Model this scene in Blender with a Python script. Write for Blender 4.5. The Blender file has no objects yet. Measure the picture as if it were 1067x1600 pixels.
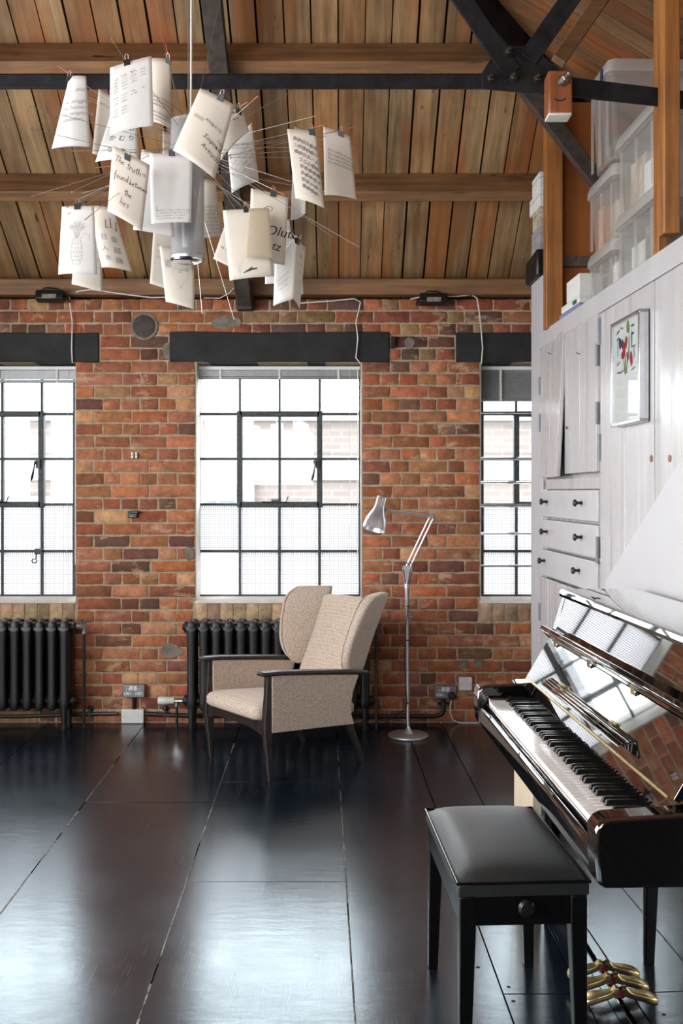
import bpy, bmesh, math, random
from mathutils import Vector, Matrix
random.seed(7)
SC = bpy.context.scene
COL = SC.collection
R = math.radians
PI = math.pi
F, CX, HY, EYE = 1600.0, 533.5, 770.0, 1.39      # focal length in px, vanishing point, eye height

def P(px, py, Y):
    """point of the place seen at pixel px, py at distance Y"""
    return Vector(((px - CX) * Y / F, Y, EYE - (py - HY) * Y / F))

def lin(r, g, b):
    f = lambda c: (c / 255 / 12.92) if c <= 10 else ((c / 255 + 0.055) / 1.055) ** 2.4
    return (f(r), f(g), f(b), 1.0)

# ------------------------------------------------------------------ materials
MATS = {}
def new_mat(name):
    m = bpy.data.materials.new(name); m.use_nodes = True
    nt = m.node_tree
    for n in list(nt.nodes): nt.nodes.remove(n)
    out = nt.nodes.new('ShaderNodeOutputMaterial')
    MATS[name] = m
    return m, nt, out
def N(nt, t, **kw):
    n = nt.nodes.new(t)
    for k, v in kw.items():
        if k in n.inputs: n.inputs[k].default_value = v
        else: setattr(n, k, v)
    return n
def L(nt, a, b): nt.links.new(a, b)
def coords(nt, scale=(1, 1, 1), rot=(0, 0, 0)):
    tc = N(nt, 'ShaderNodeTexCoord'); mp = N(nt, 'ShaderNodeMapping')
    mp.inputs['Scale'].default_value = scale; mp.inputs['Rotation'].default_value = rot
    L(nt, tc.outputs['Object'], mp.inputs['Vector'])
    return mp.outputs['Vector']
def noise(nt, vec, scale, detail=4, rough=0.55):
    n = N(nt, 'ShaderNodeTexNoise'); n.inputs['Scale'].default_value = scale
    n.inputs['Detail'].default_value = detail; n.inputs['Roughness'].default_value = rough
    L(nt, vec, n.inputs['Vector']); return n.outputs['Fac']
def ramp(nt, fac, stops):
    r = N(nt, 'ShaderNodeValToRGB'); e = r.color_ramp.elements
    while len(e) < len(stops): e.new(0.5)
    for k, (p, c) in enumerate(stops):
        e[k].position = p; e[k].color = c if hasattr(c, '__len__') else (c, c, c, 1)
    L(nt, fac, r.inputs['Fac']); return r.outputs['Color']
def mixc(nt, fac, a, b, mode='MIX'):
    m = N(nt, 'ShaderNodeMix', data_type='RGBA', blend_type=mode)
    for v, i in ((fac, 0), (a, 6), (b, 7)):
        if isinstance(v, (int, float)): m.inputs[i].default_value = v
        elif hasattr(v, '__len__'): m.inputs[i].default_value = v
        else: L(nt, v, m.inputs[i])
    return m.outputs[2]
def bump(nt, h, strength=0.3, dist=0.01):
    b = N(nt, 'ShaderNodeBump'); b.inputs['Strength'].default_value = strength; b.inputs['Distance'].default_value = dist
    L(nt, h, b.inputs['Height']); return b.outputs['Normal']
def principled(nt, out, color=None, rough=0.5, metal=0.0, normal=None, **kw):
    p = N(nt, 'ShaderNodeBsdfPrincipled')
    for v, i in ((color, 'Base Color'), (rough, 'Roughness'), (metal, 'Metallic')):
        if v is None: continue
        if isinstance(v, (int, float)) or hasattr(v, '__len__'): p.inputs[i].default_value = v
        else: L(nt, v, p.inputs[i])
    if normal is not None: L(nt, normal, p.inputs['Normal'])
    for k, v in kw.items():
        p.inputs[k].default_value = v
    L(nt, p.outputs[0], out.inputs[0]); return p

def simple(name, rgb, rough=0.5, metal=0.0, var=0.12, nscale=30, bmp=0.0, bscale=200, **kw):
    m, nt, out = new_mat(name)
    v = coords(nt)
    c = lin(*rgb)
    d = tuple(x * (1 - var * 2) for x in c[:3]) + (1,)
    h = tuple(min(1, x * (1 + var)) for x in c[:3]) + (1,)
    col = ramp(nt, noise(nt, v, nscale), [(0.3, d), (0.7, h)])
    nrm = bump(nt, noise(nt, v, bscale, 3), bmp, 0.003) if bmp else None
    principled(nt, out, col, rough, metal, nrm, **kw)
    return m

simple('black_gloss', (9, 8, 9), 0.03, var=0.05, **{'IOR': 1.7, 'Coat Weight': 1.0, 'Coat Roughness': 0.02, 'Coat IOR': 1.7})
simple('black_key', (10, 10, 11), 0.28, var=0.05)
simple('black_satin', (11, 11, 12), 0.3, var=0.2, nscale=60, **{'IOR': 1.35})
simple('black_iron', (24, 25, 26), 0.42, var=0.2, nscale=50, bmp=0.15, bscale=150)
simple('steel_beam', (30, 29, 32), 0.6, var=0.35, nscale=14, bmp=0.3, bscale=90, **{'IOR': 1.3})
simple('rafter_wood', (62, 52, 45), 0.7, var=0.3, nscale=20)
simple('bolt_metal', (60, 52, 46), 0.45, 0.7, var=0.3)
simple('zinc', (150, 142, 132), 0.35, 0.9, var=0.2)
simple('black_plastic', (14, 14, 15), 0.4, var=0.1)
simple('white_plastic', (222, 219, 216), 0.35, var=0.03)
simple('grey_steel', (128, 130, 132), 0.4, 0.3, var=0.05)
simple('brushed_aluminium', (206, 207, 210), 0.30, 0.75, var=0.06, nscale=80)
simple('chrome', (215, 215, 216), 0.12, 1.0, var=0.02)
simple('brass', (206, 180, 128), 0.3, 0.9, var=0.15, nscale=40)
simple('ivory_key', (226, 219, 214), 0.12, var=0.02)
simple('red_felt', (96, 22, 28), 0.95, var=0.2)
simple('dark_wood', (44, 35, 32), 0.35, var=0.25, nscale=25)
simple('cord_white', (214, 209, 200), 0.5, var=0.05)
simple('cord_dark', (26, 26, 27), 0.5, var=0.1)
simple('wire_steel', (176, 172, 166), 0.3, 0.8, var=0.05)
simple('red_tip', (196, 92, 74), 0.5, var=0.05)
simple('ink', (34, 33, 34), 0.7, var=0.1)
simple('grey_ink', (120, 120, 124), 0.7, var=0.1)
simple('pale_ink', (166, 162, 160), 0.8, var=0.05)
simple('rose_ink', (176, 150, 146), 0.8, var=0.05)
simple('plaster_white', (214, 208, 200), 0.8, var=0.08, nscale=12, bmp=0.3, bscale=60)
simple('smooth_white', (186, 183, 185), 0.42, var=0.02, nscale=5)
simple('back_room_wall', (84, 62, 50), 0.85, var=0.2, nscale=6)
simple('wall_paint', (196, 190, 184), 0.85, var=0.04, nscale=4)
simple('steel_frame', (62, 68, 70), 0.55, var=0.35, nscale=70, bmp=0.4, bscale=160)
simple('lintel_black', (31, 31, 32), 0.75, var=0.35, nscale=9, bmp=0.5, bscale=70)
simple('vent_grey', (66, 58, 54), 0.7, var=0.2, bmp=0.4, bscale=300)
simple('blind_slat', (150, 150, 150), 0.4, 0.2, var=0.06)
simple('mortar_patch', (128, 118, 104), 0.9, var=0.2, nscale=18, bmp=0.6, bscale=120)
simple('card_white', (214, 212, 208), 0.7, var=0.03)
simple('card_grey', (150, 146, 142), 0.7, var=0.2, nscale=16)
simple('card_blue', (120, 124, 170), 0.6, var=0.1)
simple('teal_blob', (26, 92, 92), 0.5, var=0.1)
simple('navy_plastic', (38, 50, 92), 0.4, var=0.1)
simple('orange_stuff', (214, 140, 104), 0.7, var=0.1)
simple('beige_stuff', (192, 176, 152), 0.8, var=0.25, nscale=12)
simple('grey_stuff', (128, 120, 110), 0.8, var=0.4, nscale=14)
simple('beige_board', (196, 176, 152), 0.7, var=0.06, nscale=10)
simple('fibre_board', (152, 88, 36), 0.8, var=0.1, nscale=5)
simple('frame_silver', (206, 207, 210), 0.25, 0.9, var=0.04)
simple('mat_board', (224, 222, 218), 0.8, var=0.02)
for nm, c in (('paint_red', (176, 40, 44)), ('paint_green', (120, 132, 84)), ('paint_navy', (58, 60, 86)), ('paint_grey', (130, 126, 140))):
    simple(nm, c, 0.8)
simple('exterior_white', (118, 118, 120), 0.8, var=0.02)
simple('exterior_glass', (84, 92, 98), 0.2, var=0.1)
simple('exterior_grey', (92, 94, 98), 0.8, var=0.05)
simple('exterior_ground', (96, 96, 96), 0.9, var=0.1)

def wood(name, a, b, scale, rough=0.6, tint=True, dark=(40, 26, 16)):
    m, nt, out = new_mat(name)
    v = coords(nt, scale)
    g = noise(nt, v, 1.0, 6, 0.6)
    col = ramp(nt, g, [(0.28, lin(*a)), (0.72, lin(*b))])
    v2 = coords(nt)
    blot = ramp(nt, noise(nt, v2, 3.2, 3), [(0.30, (0.50, 0.47, 0.45, 1)), (0.62, (1, 1, 1, 1))])
    col = mixc(nt, 0.75, col, blot, 'MULTIPLY')
    knots = ramp(nt, noise(nt, coords(nt, tuple(s ** 0.5 * 2.4 for s in scale)), 2.0, 2), [(0.70, (0, 0, 0, 1)), (0.78, (1, 1, 1, 1))])
    col = mixc(nt, knots, col, lin(*dark))
    if name.startswith('roof'):
        st = ramp(nt, noise(nt, coords(nt, tuple(0.5 + s_ * 0.1 for s_ in scale)), 1.5, 4, 0.6), [(0.47, (0, 0, 0, 1)), (0.60, (0.62, 0.62, 0.62, 1))])
        col = mixc(nt, st, col, lin(152, 88, 40))
    if tint:
        at = N(nt, 'ShaderNodeAttribute', attribute_name='tint')
        col = mixc(nt, 1.0, col, at.outputs['Color'], 'MULTIPLY')
    principled(nt, out, col, rough, 0, bump(nt, g, 0.25, 0.004))
    return m
wood('roof_board', (108, 84, 58), (176, 144, 106), (34, 2.2, 2.2))
wood('roof_board_side', (90, 66, 46), (142, 106, 74), (2.2, 34, 2.2))
wood('purlin_wood', (92, 64, 42), (150, 108, 70), (2.0, 30, 30), tint=False)
wood('post_wood', (128, 78, 36), (186, 124, 66), (30, 30, 2.0), 0.5, tint=False)
wood('block_wood', (120, 66, 38), (170, 102, 62), (30, 30, 3.0), 0.4, tint=False)
wood('grey_timber', (70, 58, 48), (112, 94, 78), (20, 20, 2.5), tint=False)

def brick_mat():
    m, nt, out = new_mat('old_brick')
    v = coords(nt)
    at = N(nt, 'ShaderNodeAttribute', attribute_name='tint')
    n1 = noise(nt, v, 20, 8, 0.7)
    col = mixc(nt, 1.0, at.outputs['Color'], ramp(nt, n1, [(0.28, (0.56, 0.53, 0.52, 1)), (0.72, (1.32, 1.30, 1.26, 1))]), 'MULTIPLY')
    pits = ramp(nt, noise(nt, v, 90, 2), [(0.68, (0, 0, 0, 1)), (0.76, (1, 1, 1, 1))])
    col = mixc(nt, pits, col, lin(62, 44, 36))
    n2 = noise(nt, coords(nt, (1, 1, 1.7)), 7, 6, 0.7)
    lime = ramp(nt, n2, [(0.575, (0, 0, 0, 1)), (0.66, (0.62, 0.62, 0.62, 1))])
    col = mixc(nt, lime, col, lin(196, 166, 134))
    n3 = noise(nt, v, 3.4, 4, 0.6)
    soot = ramp(nt, n3, [(0.28, (0.55, 0.55, 0.55, 1)), (0.44, (0, 0, 0, 1))])
    col = mixc(nt, soot, col, lin(72, 52, 44))
    hb = N(nt, 'ShaderNodeMath', operation='ADD'); L(nt, n1, hb.inputs[0]); L(nt, noise(nt, v, 130, 4), hb.inputs[1])
    principled(nt, out, col, 0.88, 0, bump(nt, hb.outputs[0], 0.7, 0.004))
    m, nt, out = new_mat('old_mortar')
    v = coords(nt)
    col = ramp(nt, noise(nt, v, 20, 6, 0.7), [(0.25, lin(136, 116, 96)), (0.55, lin(176, 154, 128)), (0.8, lin(204, 186, 160))])
    principled(nt, out, col, 0.95, 0, bump(nt, noise(nt, v, 150, 5), 0.8, 0.005))
brick_mat()

def floor_mat():
    m, nt, out = new_mat('black_floor_paint')
    v = coords(nt)
    base = ramp(nt, noise(nt, v, 1.6, 5, 0.6), [(0.3, lin(12, 18, 26)), (0.7, lin(20, 28, 38))])
    scuff = ramp(nt, noise(nt, v, 5, 8, 0.75), [(0.50, (0, 0, 0, 1)), (0.90, (0.6, 0.6, 0.6, 1))])
    base = mixc(nt, scuff, base, lin(28, 33, 39))
    def scratch(rot, sc, lo):
        w = noise(nt, coords(nt, sc, rot), 1.0, 2, 0.5)
        return ramp(nt, w, [(lo, (0, 0, 0, 1)), (lo + 0.04, (1, 1, 1, 1))])
    s = mixc(nt, 1.0, scratch((0, 0, 0.5), (330, 3.2, 1), 0.665), scratch((0, 0, -0.35), (380, 2.6, 1), 0.67), 'ADD')
    s = mixc(nt, 1.0, s, scratch((0, 0, 1.2), (300, 3.0, 1), 0.68), 'ADD')
    specks = ramp(nt, noise(nt, v, 110, 1), [(0.745, (0, 0, 0, 1)), (0.78, (1, 1, 1, 1))])
    s = mixc(nt, 1.0, s, specks, 'ADD')
    wear = ramp(nt, noise(nt, v, 1.3, 4, 0.6), [(0.42, (0.05, 0.05, 0.05, 1)), (0.62, (0.7, 0.7, 0.7, 1))])
    base = mixc(nt, mixc(nt, 1.0, s, wear, 'MULTIPLY'), base, lin(104, 106, 106))
    rg = ramp(nt, noise(nt, v, 2.4, 6, 0.65), [(0.3, 0.18), (0.7, 0.25)])
    nb = noise(nt, coords(nt, (9, 26, 1)), 1.0, 5, 0.6)
    principled(nt, out, base, rg, 0, bump(nt, nb, 0.10, 0.006), **{'IOR': 1.8, 'Specular Tint': (0.72, 0.88, 1.0, 1.0)})
    simple('worn_joint', (122, 118, 112), 0.7, var=0.5, nscale=40)
    simple('dark_joint', (8, 8, 9), 0.8, var=0.1)
floor_mat()

def paint_board():
    m, nt, out = new_mat('painted_board')
    g = noise(nt, coords(nt, (15, 15, 0.9)), 1.0, 5, 0.55)
    col = ramp(nt, g, [(0.30, lin(158, 153, 152)), (0.48, lin(184, 180, 180)), (0.8, lin(194, 191, 192))])
    chips = ramp(nt, noise(nt, coords(nt, (60, 60, 9)), 1.0, 4), [(0.72, (0, 0, 0, 1)), (0.76, (1, 1, 1, 1))])
    col = mixc(nt, chips, col, lin(140, 126, 112))
    rg = ramp(nt, g, [(0.3, 0.42), (0.6, 0.18)])
    principled(nt, out, col, rg, 0, bump(nt, g, 0.35, 0.004))
paint_board()

simple('painted_plain', (190, 187, 188), 0.32, var=0.035, nscale=9, bmp=0.12, bscale=30)
def fabric():
    m, nt, out = new_mat('beige_weave')
    v = coords(nt)
    ck = N(nt, 'ShaderNodeTexVoronoi'); ck.inputs['Scale'].default_value = 135; ck.inputs['Randomness'].default_value = 0.6; L(nt, v, ck.inputs['Vector'])
    col = ramp(nt, ck.outputs['Distance'], [(0.12, lin(132, 110, 90)), (0.5, lin(194, 176, 160))])
    principled(nt, out, col, 0.92, 0, bump(nt, ck.outputs['Distance'], 0.35, 0.002), **{'Sheen Weight': 0.15})
    m, nt, out = new_mat('black_leather')
    v = coords(nt)
    h = noise(nt, v, 220, 4)
    principled(nt, out, ramp(nt, noise(nt, v, 12), [(0.3, lin(15, 16, 16)), (0.7, lin(30, 32, 31))]), 0.46, 0, bump(nt, h, 0.25, 0.002), **{'Sheen Weight': 0.1})
fabric()

def glassy():
    m, nt, out = new_mat('clear_glass')
    t = N(nt, 'ShaderNodeBsdfTransparent'); t.inputs[0].default_value = (0.95, 0.97, 0.97, 1)
    g = N(nt, 'ShaderNodeBsdfGlossy'); g.inputs['Roughness'].default_value = 0.02
    lw = N(nt, 'ShaderNodeLayerWeight'); lw.inputs['Blend'].default_value = 0.5
    pw = N(nt, 'ShaderNodeMath', operation='POWER'); L(nt, lw.outputs['Facing'], pw.inputs[0]); pw.inputs[1].default_value = 4.0
    fr = N(nt, 'ShaderNodeMath', operation='MULTIPLY_ADD'); L(nt, pw.outputs[0], fr.inputs[0]); fr.inputs[1].default_value = 0.6; fr.inputs[2].default_value = 0.03
    mx = N(nt, 'ShaderNodeMixShader'); L(nt, fr.outputs[0], mx.inputs[0]); L(nt, t.outputs[0], mx.inputs[1]); L(nt, g.outputs[0], mx.inputs[2])
    L(nt, mx.outputs[0], out.inputs[0])
    m, nt, out = new_mat('reeded_glass')
    v = coords(nt, (1, 1, 1))
    sx = N(nt, 'ShaderNodeSeparateXYZ'); L(nt, v, sx.inputs[0])
    def cell(o):
        a = N(nt, 'ShaderNodeMath', operation='MULTIPLY'); L(nt, o, a.inputs[0]); a.inputs[1].default_value = 72.0
        b = N(nt, 'ShaderNodeMath', operation='PINGPONG'); L(nt, a.outputs[0], b.inputs[0]); b.inputs[1].default_value = 0.5
        c = N(nt, 'ShaderNodeMath', operation='GREATER_THAN'); L(nt, b.outputs[0], c.inputs[0]); c.inputs[1].default_value = 0.11
        return c.outputs[0]
    mm = N(nt, 'ShaderNodeMath', operation='MULTIPLY'); L(nt, cell(sx.outputs['X']), mm.inputs[0]); L(nt, cell(sx.outputs['Z']), mm.inputs[1])
    tcol = mixc(nt, mm.outputs[0], (0.05, 0.05, 0.055, 1), (0.10, 0.10, 0.105, 1))
    t = N(nt, 'ShaderNodeBsdfTransparent'); L(nt, tcol, t.inputs[0])
    d = N(nt, 'ShaderNodeBsdfTranslucent'); L(nt, mixc(nt, mm.outputs[0], (0.10, 0.103, 0.107, 1), (0.86, 0.86, 0.87, 1)), d.inputs[0])
    g = N(nt, 'ShaderNodeBsdfGlossy'); g.inputs['Roughness'].default_value = 0.1; g.inputs[0].default_value = (0.1, 0.1, 0.1, 1)
    a1 = N(nt, 'ShaderNodeAddShader'); L(nt, t.outputs[0], a1.inputs[0]); L(nt, d.outputs[0], a1.inputs[1])
    mx = N(nt, 'ShaderNodeMixShader'); mx.inputs[0].default_value = 0.06; L(nt, a1.outputs[0], mx.inputs[1]); L(nt, g.outputs[0], mx.inputs[2])
    L(nt, mx.outputs[0], out.inputs[0])
    m, nt, out = new_mat('frosted_glass')
    d = N(nt, 'ShaderNodeBsdfTranslucent'); d.inputs[0].default_value = (0.7, 0.7, 0.71, 1)
    t = N(nt, 'ShaderNodeBsdfTransparent'); t.inputs[0].default_value = (0.15, 0.15, 0.15, 1)
    a1 = N(nt, 'ShaderNodeAddShader'); L(nt, t.outputs[0], a1.inputs[0]); L(nt, d.outputs[0], a1.inputs[1]); L(nt, a1.outputs[0], out.inputs[0])
    def sheer(name, tcol, dcol, trcol, fac, rough=0.2):
        m, nt, out = new_mat(name)
        v = coords(nt)
        t = N(nt, 'ShaderNodeBsdfTransparent'); t.inputs[0].default_value = tcol
        p = N(nt, 'ShaderNodeBsdfPrincipled'); p.inputs['Roughness'].default_value = rough
        L(nt, ramp(nt, noise(nt, v, 9), [(0.3, tuple(c * 0.92 for c in dcol[:3]) + (1,)), (0.7, dcol)]), p.inputs['Base Color'])
        tr = N(nt, 'ShaderNodeBsdfTranslucent'); tr.inputs[0].default_value = trcol
        m1 = N(nt, 'ShaderNodeMixShader'); m1.inputs[0].default_value = 0.4; L(nt, p.outputs[0], m1.inputs[1]); L(nt, tr.outputs[0], m1.inputs[2])
        m2 = N(nt, 'ShaderNodeMixShader'); m2.inputs[0].default_value = fac; L(nt, t.outputs[0], m2.inputs[1]); L(nt, m1.outputs[0], m2.inputs[2])
        L(nt, m2.outputs[0], out.inputs[0])
    sheer('cloudy_plastic', (0.93, 0.93, 0.93, 1), lin(224, 222, 218), lin(224, 222, 218), 0.32)
    sheer('cloudy_rim', (0.93, 0.93, 0.93, 1), lin(226, 224, 220), lin(226, 224, 220), 0.6)
    sheer('mesh_metal', (0.9, 0.9, 0.9, 1), lin(190, 190, 190), lin(170, 170, 170), 0.66, 0.35)
    sheer('tracing_sheet', (0.95, 0.93, 0.9, 1), lin(206, 192, 170), lin(206, 192, 170), 0.7, 0.7)
    for nm, c in (('paper_white', (238, 236, 233)), ('paper_cream', (226, 217, 204)), ('paper_grey', (214, 206, 194))):
        m, nt, out = new_mat(nm)
        v = coords(nt)
        col = ramp(nt, noise(nt, v, 18, 3), [(0.3, tuple(x * 0.94 for x in lin(*c)[:3]) + (1,)), (0.7, lin(*c))])
        d = N(nt, 'ShaderNodeBsdfDiffuse'); L(nt, col, d.inputs[0])
        tr = N(nt, 'ShaderNodeBsdfTranslucent'); L(nt, col, tr.inputs[0])
        mx = N(nt, 'ShaderNodeMixShader'); mx.inputs[0].default_value = 0.25; L(nt, d.outputs[0], mx.inputs[1]); L(nt, tr.outputs[0], mx.inputs[2])
        L(nt, mx.outputs[0], out.inputs[0])
glassy()

def ext_brick():
    m, nt, out = new_mat('exterior_brick')
    b = N(nt, 'ShaderNodeTexBrick'); L(nt, coords(nt, (1, 1, 1), (R(90), 0, 0)), b.inputs['Vector'])
    b.inputs['Color1'].default_value = lin(95, 84, 80); b.inputs['Color2'].default_value = lin(101, 91, 87); b.inputs['Mortar'].default_value = lin(104, 97, 94)
    b.inputs['Scale'].default_value = 1.0; b.inputs['Brick Width'].default_value = 0.24; b.inputs['Row Height'].default_value = 0.085; b.inputs['Mortar Size'].default_value = 0.012
    principled(nt, out, b.outputs['Color'], 0.9)
ext_brick()

# ------------------------------------------------------------------ mesh builder
class MB:
    def __init__(s):
        s.bm = bmesh.new(); s.mi = 0; s.tl = None
    def tinted(s):
        s.tl = s.bm.verts.layers.float_color.new('tint'); s.tint = (1, 1, 1, 1); return s
    def v(s, co):
        x = s.bm.verts.new(co)
        if s.tl is not None: x[s.tl] = s.tint
        return x
    def f(s, vs, smooth=True):
        try: q = s.bm.faces.new(vs)
        except ValueError: return None
        q.material_index = s.mi; q.smooth = smooth; return q
    def box(s, c, d, m=None, taper=None):
        """box centred at c with sizes d; m rotates about c; taper scales the bottom in x, y"""
        hx, hy, hz = d[0] / 2, d[1] / 2, d[2] / 2
        vs = []
        for z in (-1, 1):
            for x, y in ((-1, -1), (1, -1), (1, 1), (-1, 1)):
                k = taper if (taper and z < 0) else 1
                p = Vector((x * hx * k, y * hy * k, z * hz))
                if m is not None: p = m @ p
                vs.append(s.v(p + Vector(c)))
        for q in ((3, 2, 1, 0), (4, 5, 6, 7), (0, 1, 5, 4), (1, 2, 6, 5), (2, 3, 7, 6), (3, 0, 4, 7)):
            s.f([vs[i] for i in q])
        return s
    def box2(s, a, b):
        a, b = Vector(a), Vector(b)
        return s.box((a + b) / 2, [abs(b[i] - a[i]) for i in range(3)])
    def loft(s, rings, cap=True, closed=True):
        rv = [[s.v(p) for p in r] for r in rings]
        n = len(rv[0])
        for a, b in zip(rv, rv[1:]):
            for i in range(n if closed else n - 1):
                j = (i + 1) % n
                s.f([a[i], a[j], b[j], b[i]])
        if cap and closed:
            s.f(list(reversed(rv[0]))); s.f(rv[-1])
        return s
    def tube(s, pts, r, seg=8, cap=True):
        pts = [Vector(p) for p in pts]; rings = []
        prev = None
        for i, p in enumerate(pts):
            t = (pts[min(i + 1, len(pts) - 1)] - pts[max(i - 1, 0)])
            if t.length < 1e-9: t = Vector((0, 0, 1))
            t.normalize()
            if prev is None:
                up = Vector((0, 0, 1)) if abs(t.z) < 0.9 else Vector((1, 0, 0))
                a = t.cross(up).normalized()
            else:
                a = (prev - t * prev.dot(t)); a.normalize()
            prev = a; b = t.cross(a)
            rr = r[i] if hasattr(r, '__len__') else r
            rings.append([p + (a * math.cos(2 * PI * k / seg) + b * math.sin(2 * PI * k / seg)) * rr for k in range(seg)])
        return s.loft(rings, cap)
    def lathe(s, prof, c=(0, 0, 0), m=None, seg=24, cap=True):
        rings = []
        for r, z in prof:
            ring = []
            for k in range(seg):
                p = Vector((r * math.cos(2 * PI * k / seg), r * math.sin(2 * PI * k / seg), z))
                if m is not None: p = m @ p
                ring.append(p + Vector(c))
            rings.append(ring)
        return s.loft(rings, cap)
    def prism(s, poly, ax, a, b):
        """polygon in the two other axes (in order), extruded along axis ax from a to b"""
        def mk(p, t):
            q = list(p); q.insert(ax, t); return q
        return s.loft([[mk(p, a) for p in poly], [mk(p, b) for p in poly]])
    def build(s, name, mats, parent=None, off=(0, 0, 0), bevel=0, seg=2, sharp=35, subsurf=0, solid=0):
        if not isinstance(mats, (list, tuple)): mats = [mats]
        if any(off): bmesh.ops.translate(s.bm, verts=s.bm.verts, vec=-Vector(off))
        bmesh.ops.recalc_face_normals(s.bm, faces=s.bm.faces)
        me = bpy.data.meshes.new(name); s.bm.to_mesh(me); s.bm.free()
        for m in mats: me.materials.append(MATS[m])
        me.set_sharp_from_angle(angle=R(sharp))
        o = bpy.data.objects.new(name, me); COL.objects.link(o)
        if parent is not None: o.parent = parent
        if solid:
            d = o.modifiers.new('thickness', 'SOLIDIFY'); d.thickness = solid; d.offset = 0
        if bevel:
            d = o.modifiers.new('bevel', 'BEVEL'); d.width = bevel; d.segments = seg; d.limit_method = 'ANGLE'; d.angle_limit = R(40)
        if subsurf:
            d = o.modifiers.new('sub', 'SUBSURF'); d.levels = subsurf; d.render_levels = subsurf
        return o

def tag(o, label=None, cat=None, group=None, kind=None):
    if label: o['label'] = label
    if cat: o['category'] = cat
    if group: o['group'] = group
    if kind: o['kind'] = kind
    return o
def thing(name, label, cat, loc=(0, 0, 0), rz=0, group=None):
    o = bpy.data.objects.new(name, None); COL.objects.link(o)
    o.location = loc; o.rotation_euler = (0, 0, rz); o.empty_display_size = 0.1
    return tag(o, label, cat, group, 'thing')
def struct(o, label=None, cat=None):
    return tag(o, label, cat, kind='structure')
def copy_tree(o, parent=None):
    c = o.copy(); COL.objects.link(c)
    if parent is not None: c.parent = parent
    for ch in [x for x in o.children]: copy_tree(ch, c)
    return c
def rotm(axis, a): return Matrix.Rotation(a, 3, axis)
def rrect(w, h, r, n=4):
    pts = []
    for cx, cy, a0 in ((w / 2 - r, h / 2 - r, 0), (-w / 2 + r, h / 2 - r, 90), (-w / 2 + r, -h / 2 + r, 180), (w / 2 - r, -h / 2 + r, 270)):
        for k in range(n + 1):
            a = R(a0 + 90 * k / n); pts.append((cx + r * math.cos(a), cy + r * math.sin(a)))
    return pts
def lerp(a, b, t): return a + (b - a) * t
def curve_at(tbl, t):
    for (t0, v0), (t1, v1) in zip(tbl, tbl[1:]):
        if t <= t1: return lerp(v0, v1, max(0, (t - t0) / (t1 - t0)))
    return tbl[-1][1]
# ------------------------------------------------------------------ room shell
WY = 6.2                                   # face of the brick wall
XL, XR, YB = -3.0, 2.1, -1.5               # left wall, right wall, wall behind the camera
EAVE = 2.70
KF, KR, XH = 0.70, 0.60, 2.353             # roof pitches, x where the side slope meets the eave
SILL, HEAD = 0.743, 2.18
WINS = [(-2.60, -1.61), (-0.885, 0.122), (0.839, 1.83)]
LINT = [(-2.75, -1.467), (-1.04, 0.289), (0.692, 1.95)]
def roof_front(y): return EAVE + KF * (WY - y)
def roof_side(x): return EAVE + KR * (XH - x)
def hip_y(x): return WY - KR / KF * (XH - x)       # where the front slope ends at x

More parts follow.
